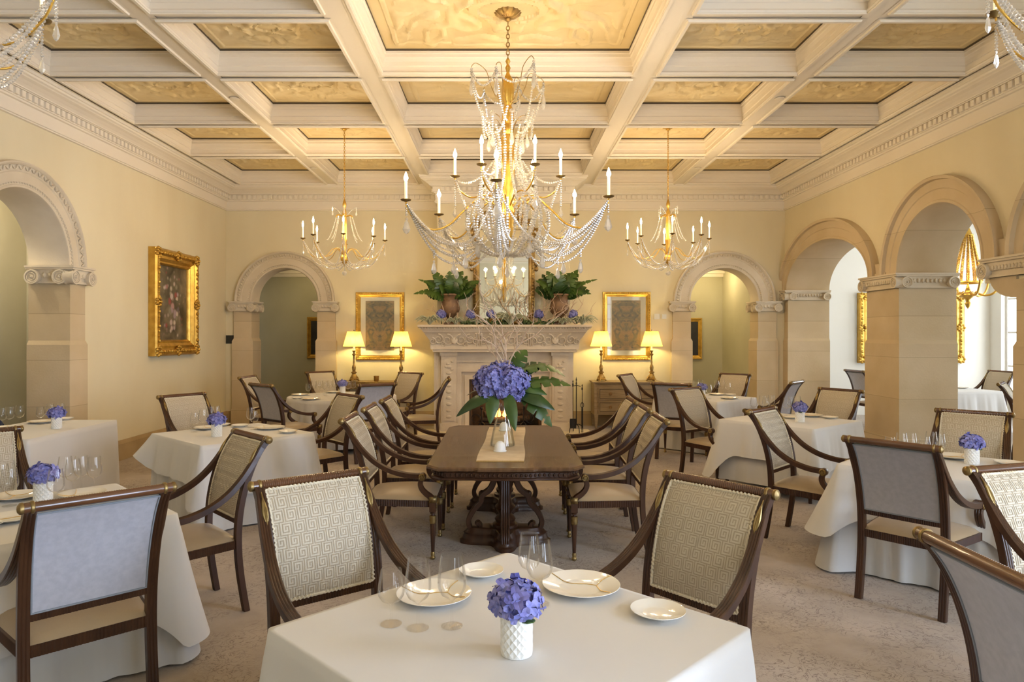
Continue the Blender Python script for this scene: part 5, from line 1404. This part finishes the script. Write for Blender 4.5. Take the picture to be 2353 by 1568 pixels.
for k in range(6):
    a = radians(k*60+12); b = MB()
    b.tube(cat([pol(.03, a, 3.72), pol(.10, a, 3.76), pol(.16, a, 3.88), pol(.20, a, 4.0), pol(.29, a, 4.06 if k % 2 else 3.98), pol(.335, a, 4.02 if k % 2 else 3.94)], 6), .0035, 5); b.build('crown_wire', M['gold_dk'], CB)
    b = MB(); e = pol(.33, a, 4.015 if k % 2 else 3.935); beads(b, sag(e, e-Vector((0, 0, .08)), 0, 4), .012, .022); pendant(b, e-Vector((0, 0, .08)), .17, .045); b.build('crystal_pendant', M['crystal'], CB, smooth=False)
    a2 = radians((k+1)*60+12); e2 = pol(.33, a2, 3.935 if k % 2 else 4.015)
    b = MB(); beads(b, sag(e-Vector((0,0,.03)), e2-Vector((0,0,.03)), .13, 20), .011, .021); b.build('crystal_garland', M['crystal'], CB, smooth=False)
    # strings hanging from the crown to the middle ring
    b = MB(); beads(b, sag(pol(.33, a, 3.90), pol(.17, a+.26, 3.52), .10, 20), .010, .020); beads(b, sag(pol(.26, a+.3, 3.62), pol(.20, a-.3, 3.42), .08, 14), .012, .022); b.build('crystal_garland', M['crystal'], CB, smooth=False)
    b = MB(); b.tube(cat([pol(.04, a+.5, 3.45), pol(.10, a+.5, 3.58), pol(.18, a+.5, 3.60)], 6), .003, 5); b.build('crown_wire', M['gold_dk'], CB)
    b = MB(); p = pol(.18, a+.5, 3.60); b.bead(p, .024, .024, 8); beads(b, sag(p, p-Vector((0, 0, .16)), 0, 5), .012, .022); pendant(b, p-Vector((0, 0, .16)), .14, .045); b.build('crystal_pendant', M['crystal'], CB, smooth=False)
for k in range(14):
    a = 2*pi*k/14; b = MB()
    P = [pol(r, a, z) for r, z in ((.17, 3.50), (.12, 3.36), (.11, 3.22), (.16, 3.05), (.24, 2.92), (.33, 2.80))]; beads(b, cat(P, 6), .011, .0205, .25); b.build('crystal_garland', M['crystal'], CB, smooth=False)
    b = MB(); P = [pol(r, a+.2, z) for r, z in ((.33, 2.82), (.37, 2.70), (.36, 2.56), (.28, 2.44), (.16, 2.37), (.04, 2.36))]; beads(b, cat(P, 6), .012, .0215, .25); b.build('crystal_garland', M['crystal'], CB, smooth=False)
    b = MB(); P = [pol(r, a+.05, z) for r, z in ((.30, 2.84), (.25, 2.70), (.20, 2.55), (.10, 2.44))]; beads(b, cat(P, 6), .011, .022, .2); b.build('crystal_garland', M['crystal'], CB, smooth=False)
    if k % 2 == 0:
        b = MB(); p = pol(.30, a, 2.46); beads(b, sag(p+Vector((0,0,.08)), p, 0, 3), .012, .022); pendant(b, p, .11, .05); b.build('crystal_pendant', M['crystal'], CB, smooth=False)
low = sorted(A2(d) % (2*pi) for d in LOW)
for i, a in enumerate(low):
    e = pol(.90, a, 2.80)
    b = MB(); P = [pol(r, a, z) for r, z in ((.885, 2.76), (.81, 2.63), (.67, 2.56), (.53, 2.60), (.42, 2.70))]; beads(b, cat(P, 7), .0095, .0175); b.build('crystal_garland', M['crystal'], CB, smooth=False)
    for da, s_, z1 in ((-.16, .22, 2.56), (.16, .22, 2.56), (-.36, .16, 2.48), (.36, .16, 2.48), (0, .30, 2.42), (-.26, .25, 2.45), (.26, .25, 2.45)):
        b = MB(); beads(b, sag(e, pol(.26, a+da, z1), s_, 26), .0098, .0185, .15); b.build('crystal_garland', M['crystal'], CB, smooth=False)
    a2 = low[(i+1) % len(low)]; a2 = a2 if a2 > a else a2+2*pi; am = (a+a2)/2
    b = MB(); mid = pol(.52, am, 2.42)
    beads(b, sag(e, mid, .10, 20), .010, .019); beads(b, sag(pol(.90, a2, 2.80), mid, .10, 20), .010, .019); b.build('crystal_garland', M['crystal'], CB, smooth=False)
    for q, h in ((e-Vector((0, 0, .03)), .15), (mid, .13), (pol(.66, a, 2.40), .13)):
        b = MB(); beads(b, sag(q, q-Vector((0, 0, .09)), 0, 4), .010, .02); pendant(b, q-Vector((0, 0, .09)), h, .07 if h > .14 else .05); b.build('crystal_pendant', M['crystal'], CB, smooth=False)
for i, d in enumerate(UP):
    a = A2(d); e = pol(.475, a, 3.04)
    for s_ in (-.22, .22):
        b = MB(); beads(b, cat([e, pol(.44, a+s_*.3, 2.95), pol(.40, a+s_*.8, 2.82), pol(.36, a+s_, 2.66)], 6), .011, .021); b.build('crystal_garland', M['crystal'], CB, smooth=False)
    b = MB(); beads(b, sag(e, pol(.12, a, 3.22), .10, 18), .010, .020); b.build('crystal_garland', M['crystal'], CB, smooth=False)
    b = MB(); q = e-Vector((0, 0, .02)); beads(b, sag(q, q-Vector((0, 0, .22)), 0, 6), .010, .020); pendant(b, q-Vector((0, 0, .22)), .10, .045); b.build('crystal_pendant', M['crystal'], CB, smooth=False)
WBIG, WSM = 10.0, 10.5
for x, y, z in bulbs: lamp(BX+x, BY+y, z+.01, WBIG)

# the four smaller chandeliers share one design
def small(label, x, y, rz):
    c = thing('small_chandelier', label, 'chandelier', (x, y, 0), rz, 'crystal chandeliers')
    canopy(c, ZP-.012, .085, M['gold']); b = MB(); chain(b, 3.52, 4.49, .0035, .011); b.build('chain', M['gold'], c)
    b = MB(); R = []
    for r, z in ((.006, 3.53), (.016, 3.50), (.026, 3.46), (.024, 3.43), (.012, 3.40), (.022, 3.37), (.028, 3.33), (.03, 3.30), (.026, 3.27), (.030, 3.24), (.032, 3.10), (.028, 3.0), (.034, 2.98), (.034, 2.95), (.028, 2.93), (.032, 2.85), (.026, 2.79), (.020, 2.77), (.036, 2.75), (.052, 2.72), (.050, 2.68), (.030, 2.64), (.008, 2.62), (.003, 2.60)): R.append([(r*(1+.05*cos(8*2*pi*j/32))*cos(2*pi*j/32), r*(1+.05*cos(8*2*pi*j/32))*sin(2*pi*j/32), z) for j in range(32)])
    b.rings(R)
    for k in range(4):
        a = k*pi/2+.4; b.tube(cat([pol(.02, a, 3.29), pol(.07, a, 3.305), pol(.105, a, 3.295), pol(.115, a, 3.27)], 5), lambda t: .012-.005*t, 7)
    b.build('stem', M['gold'], c)
    b = MB(); b.tube([(0, 0, 2.61), (0, 0, 2.53)], .003, 5); b.ball((0, 0, 2.50), .034, 10, 8); b.build('crystal_finial', M['crystal'], c, smooth=False)
    pts = []
    for k in range(8):
        a = k*pi/4+.2; pts.append(arm(c, a, [(.03, 2.76), (.09, 2.83), (.16, 2.83), (.24, 2.74), (.33, 2.705), (.43, 2.73), (.51, 2.82), (.545, 2.90), (.555, 2.955)], 2.97, .036, .155, .009, M['gold'], .0045))
        e = pol(.553, a, 2.94); a2 = a+pi/4; e2 = pol(.553, a2, 2.94)
        b = MB(); beads(b, sag(e, pol(.05, a+.1, 2.66), .15, 22), .0080, .0150); b.build('crystal_garland', M['crystal'], c, smooth=False)
        b = MB(); beads(b, sag(e, pol(.30, a+pi/8, 2.60), .10, 16), .0080, .0150); beads(b, sag(e2, pol(.30, a+pi/8, 2.60), .10, 16), .0080, .0150); b.build('crystal_garland', M['crystal'], c, smooth=False)
        b = MB(); beads(b, cat([pol(.30, a+pi/8, 2.60), pol(.20, a+pi/8, 2.56), pol(.08, a+pi/8, 2.59), pol(.03, a, 2.63)], 5), .0080, .0150); beads(b, sag(pol(.11, a, 3.28), pol(.24, a, 2.95), .06, 12), .007, .0145); b.build('crystal_garland', M['crystal'], c, smooth=False)
        b = MB(); q = e-Vector((0, 0, .02)); beads(b, sag(q, q-Vector((0, 0, .10)), 0, 4), .006, .013); pendant(b, q-Vector((0, 0, .10)), .075, .028); b.build('crystal_pendant', M['crystal'], c, smooth=False)
        if k % 2 == 0:
            b = MB(); q = pol(.16, a, 3.42); b.tube(cat([pol(.03, a, 3.30), pol(.10, a, 3.38), q], 5), .0025, 5); beads(b, sag(q, q-Vector((0, 0, .05)), 0, 3), .007, .014); pendant(b, q-Vector((0, 0, .05)), .07, .028); b.build('crystal_pendant', M['crystal'], c, smooth=False)
    return c, pts
sc1, sp = small('small crystal chandelier hanging left of the mantel, before the back wall', XC-2.245, 9.6, 0.)
SMALL = [(XC-2.245, 9.6, 0.), (XC+2.245, 9.6, .45), (XC-2.245, 2.42, .1), (XC+2.245, 2.36, .3)]
for (x, y, r), lab in zip(SMALL[1:], ('small crystal chandelier hanging right of the mantel, before the back wall', 'small crystal chandelier cut off by the top left corner of the photo', 'small crystal chandelier cut off by the top right corner of the photo')):
    dup(sc1, (x, y, 0), r, lab)
for x, y, r in SMALL:
    for px, py, pz in sp: lamp(x+px*cos(r)-py*sin(r), y+px*sin(r)+py*cos(r), pz+.01, WSM if y > 5 else 1.8, r=.022)
for x, z in ((-2.635, .823), (-1.80, .823), (1.745, .827), (2.64, .827)): lamp(x, 12.26, z+.70, 14.0, (1, .76, .22), .03)

# gilt basket chandelier in the gallery
gx, gy = 7.80, 11.6
GC = thing('basket_chandelier', 'gilt basket chandelier in the bright gallery beyond the arcade', 'chandelier', (gx, gy, 0), group=None)
canopy(GC, 4.30, .09, M['gold']); b = MB(); chain(b, 3.45, 4.24, .004, .013); b.build('chain', M['gold'], GC)
b = MB(); b.lathe([(.006, 3.46), (.03, 3.42), (.05, 3.36), (.06, 3.33), (.04, 3.30), (.010, 3.28), (.010, 2.5), (.03, 2.42), (.05, 2.36), (.12, 2.33), (.13, 2.31), (.08, 2.27), (.04, 2.24), (.03, 2.20), (.045, 2.17), (.03, 2.12), (.001, 2.08)], 20); b.build('stem', G, GC)
b = MB(); b.tube([pol(.20, 2*pi*j/32, 2.52) for j in range(32)], .018, 8, True); b.build('ring', G, GC); b = MB(); b.tube([pol(.07, 2*pi*j/24, 3.32) for j in range(24)], .012, 8, True); b.build('crown_ring', G, GC)
for k in range(12):
    a = 2*pi*k/12; b = MB(); P = [pol(r, a, z) for r, z in ((.06, 3.32), (.09, 3.15), (.14, 2.9), (.18, 2.68), (.20, 2.52))]; beads(b, cat(P, 8), .016, .026); b.build('gilt_bead_string', G, GC, smooth=False)
for k in range(6):
    a = 2*pi*k/6+.3; q = arm(GC, a, [(.10, 2.36), (.22, 2.30), (.34, 2.32), (.42, 2.42), (.46, 2.54)], 2.56, .04, .10, .011, G, .018); lamp(gx+q[0], gy+q[1], q[2], 4.)

# ------------------------------------------------------------------ light
def area(x, y, z, rx, rz, sx, sy, w, col, name='window_daylight'):
    l = bpy.data.lights.new(name, 'AREA'); l.shape = 'RECTANGLE'; l.size = sx; l.size_y = sy; l.energy = w; l.color = col
    o = bpy.data.objects.new(name, l); COL.objects.link(o); o.location = (x, y, z); o.rotation_euler = (rx, 0, rz); return o
for a, c in wx: area((a+c)/2, YF-.28, (W0+W1)/2, pi/2, 0, c-a-.1, W1-W0-.1, WIN_W, (.72, .85, 1.))
for a, c in gw: area(GX+.36, (a+c)/2, 2.0, pi/2, pi/2, c-a-.1, 3.2, GAL_W, (.88, .94, 1.))
for a, c in ((-2.8, -.9), (.3, 2.1)): area(XR+.5, (a+c)/2, 1.75, pi/2, pi/2, c-a-.1, 3.4, RW_W, (.60, .74, 1.))
lamp(2.9, 13.6, 2.75, 26, (1, .80, .45), .05, 'passage_light'); lamp(4.2, 13.9, 2.75, 14, (1, .80, .45), .05, 'passage_light'); lamp(-4.0, 13.7, 2.75, 9, (1, .80, .45), .05, 'passage_light')
lamp(-.05, 12.05, .42, 5, (1, .45, .12), .05, 'fire_glow'); lamp(-5.9, 7.6, 3.3, 50, (1, .90, .70), .08, 'niche_light')  # niche lamp is an unseen fill, added to lighten the niche wall
w = bpy.data.worlds.new('sky'); SC.world = w; w.use_nodes = True; nt = w.node_tree; bg = nt.nodes['Background']
bg.inputs['Color'].default_value = (.80, .90, 1., 1); bg.inputs['Strength'].default_value = 3.0

SC.view_settings.view_transform = 'Standard'; SC.view_settings.look = 'None'; SC.view_settings.gamma = 1.; SC.view_settings.use_curve_mapping = False
SC.view_settings.exposure = EXPO
cy = SC.cycles
cy.use_denoising = True; cy.max_bounces = 6; cy.diffuse_bounces = 4; cy.glossy_bounces = 3; cy.transparent_max_bounces = 16; cy.transmission_bounces = 3
cy.use_adaptive_sampling = True; cy.adaptive_threshold = .14; cy.adaptive_min_samples = 16
cy.caustics_reflective = False; cy.caustics_refractive = False; cy.sample_clamp_indirect = 6.; cy.use_light_tree = True
for k in ('bulb', 'candle', 'flame'): M[k].cycles.emission_sampling = 'NONE'
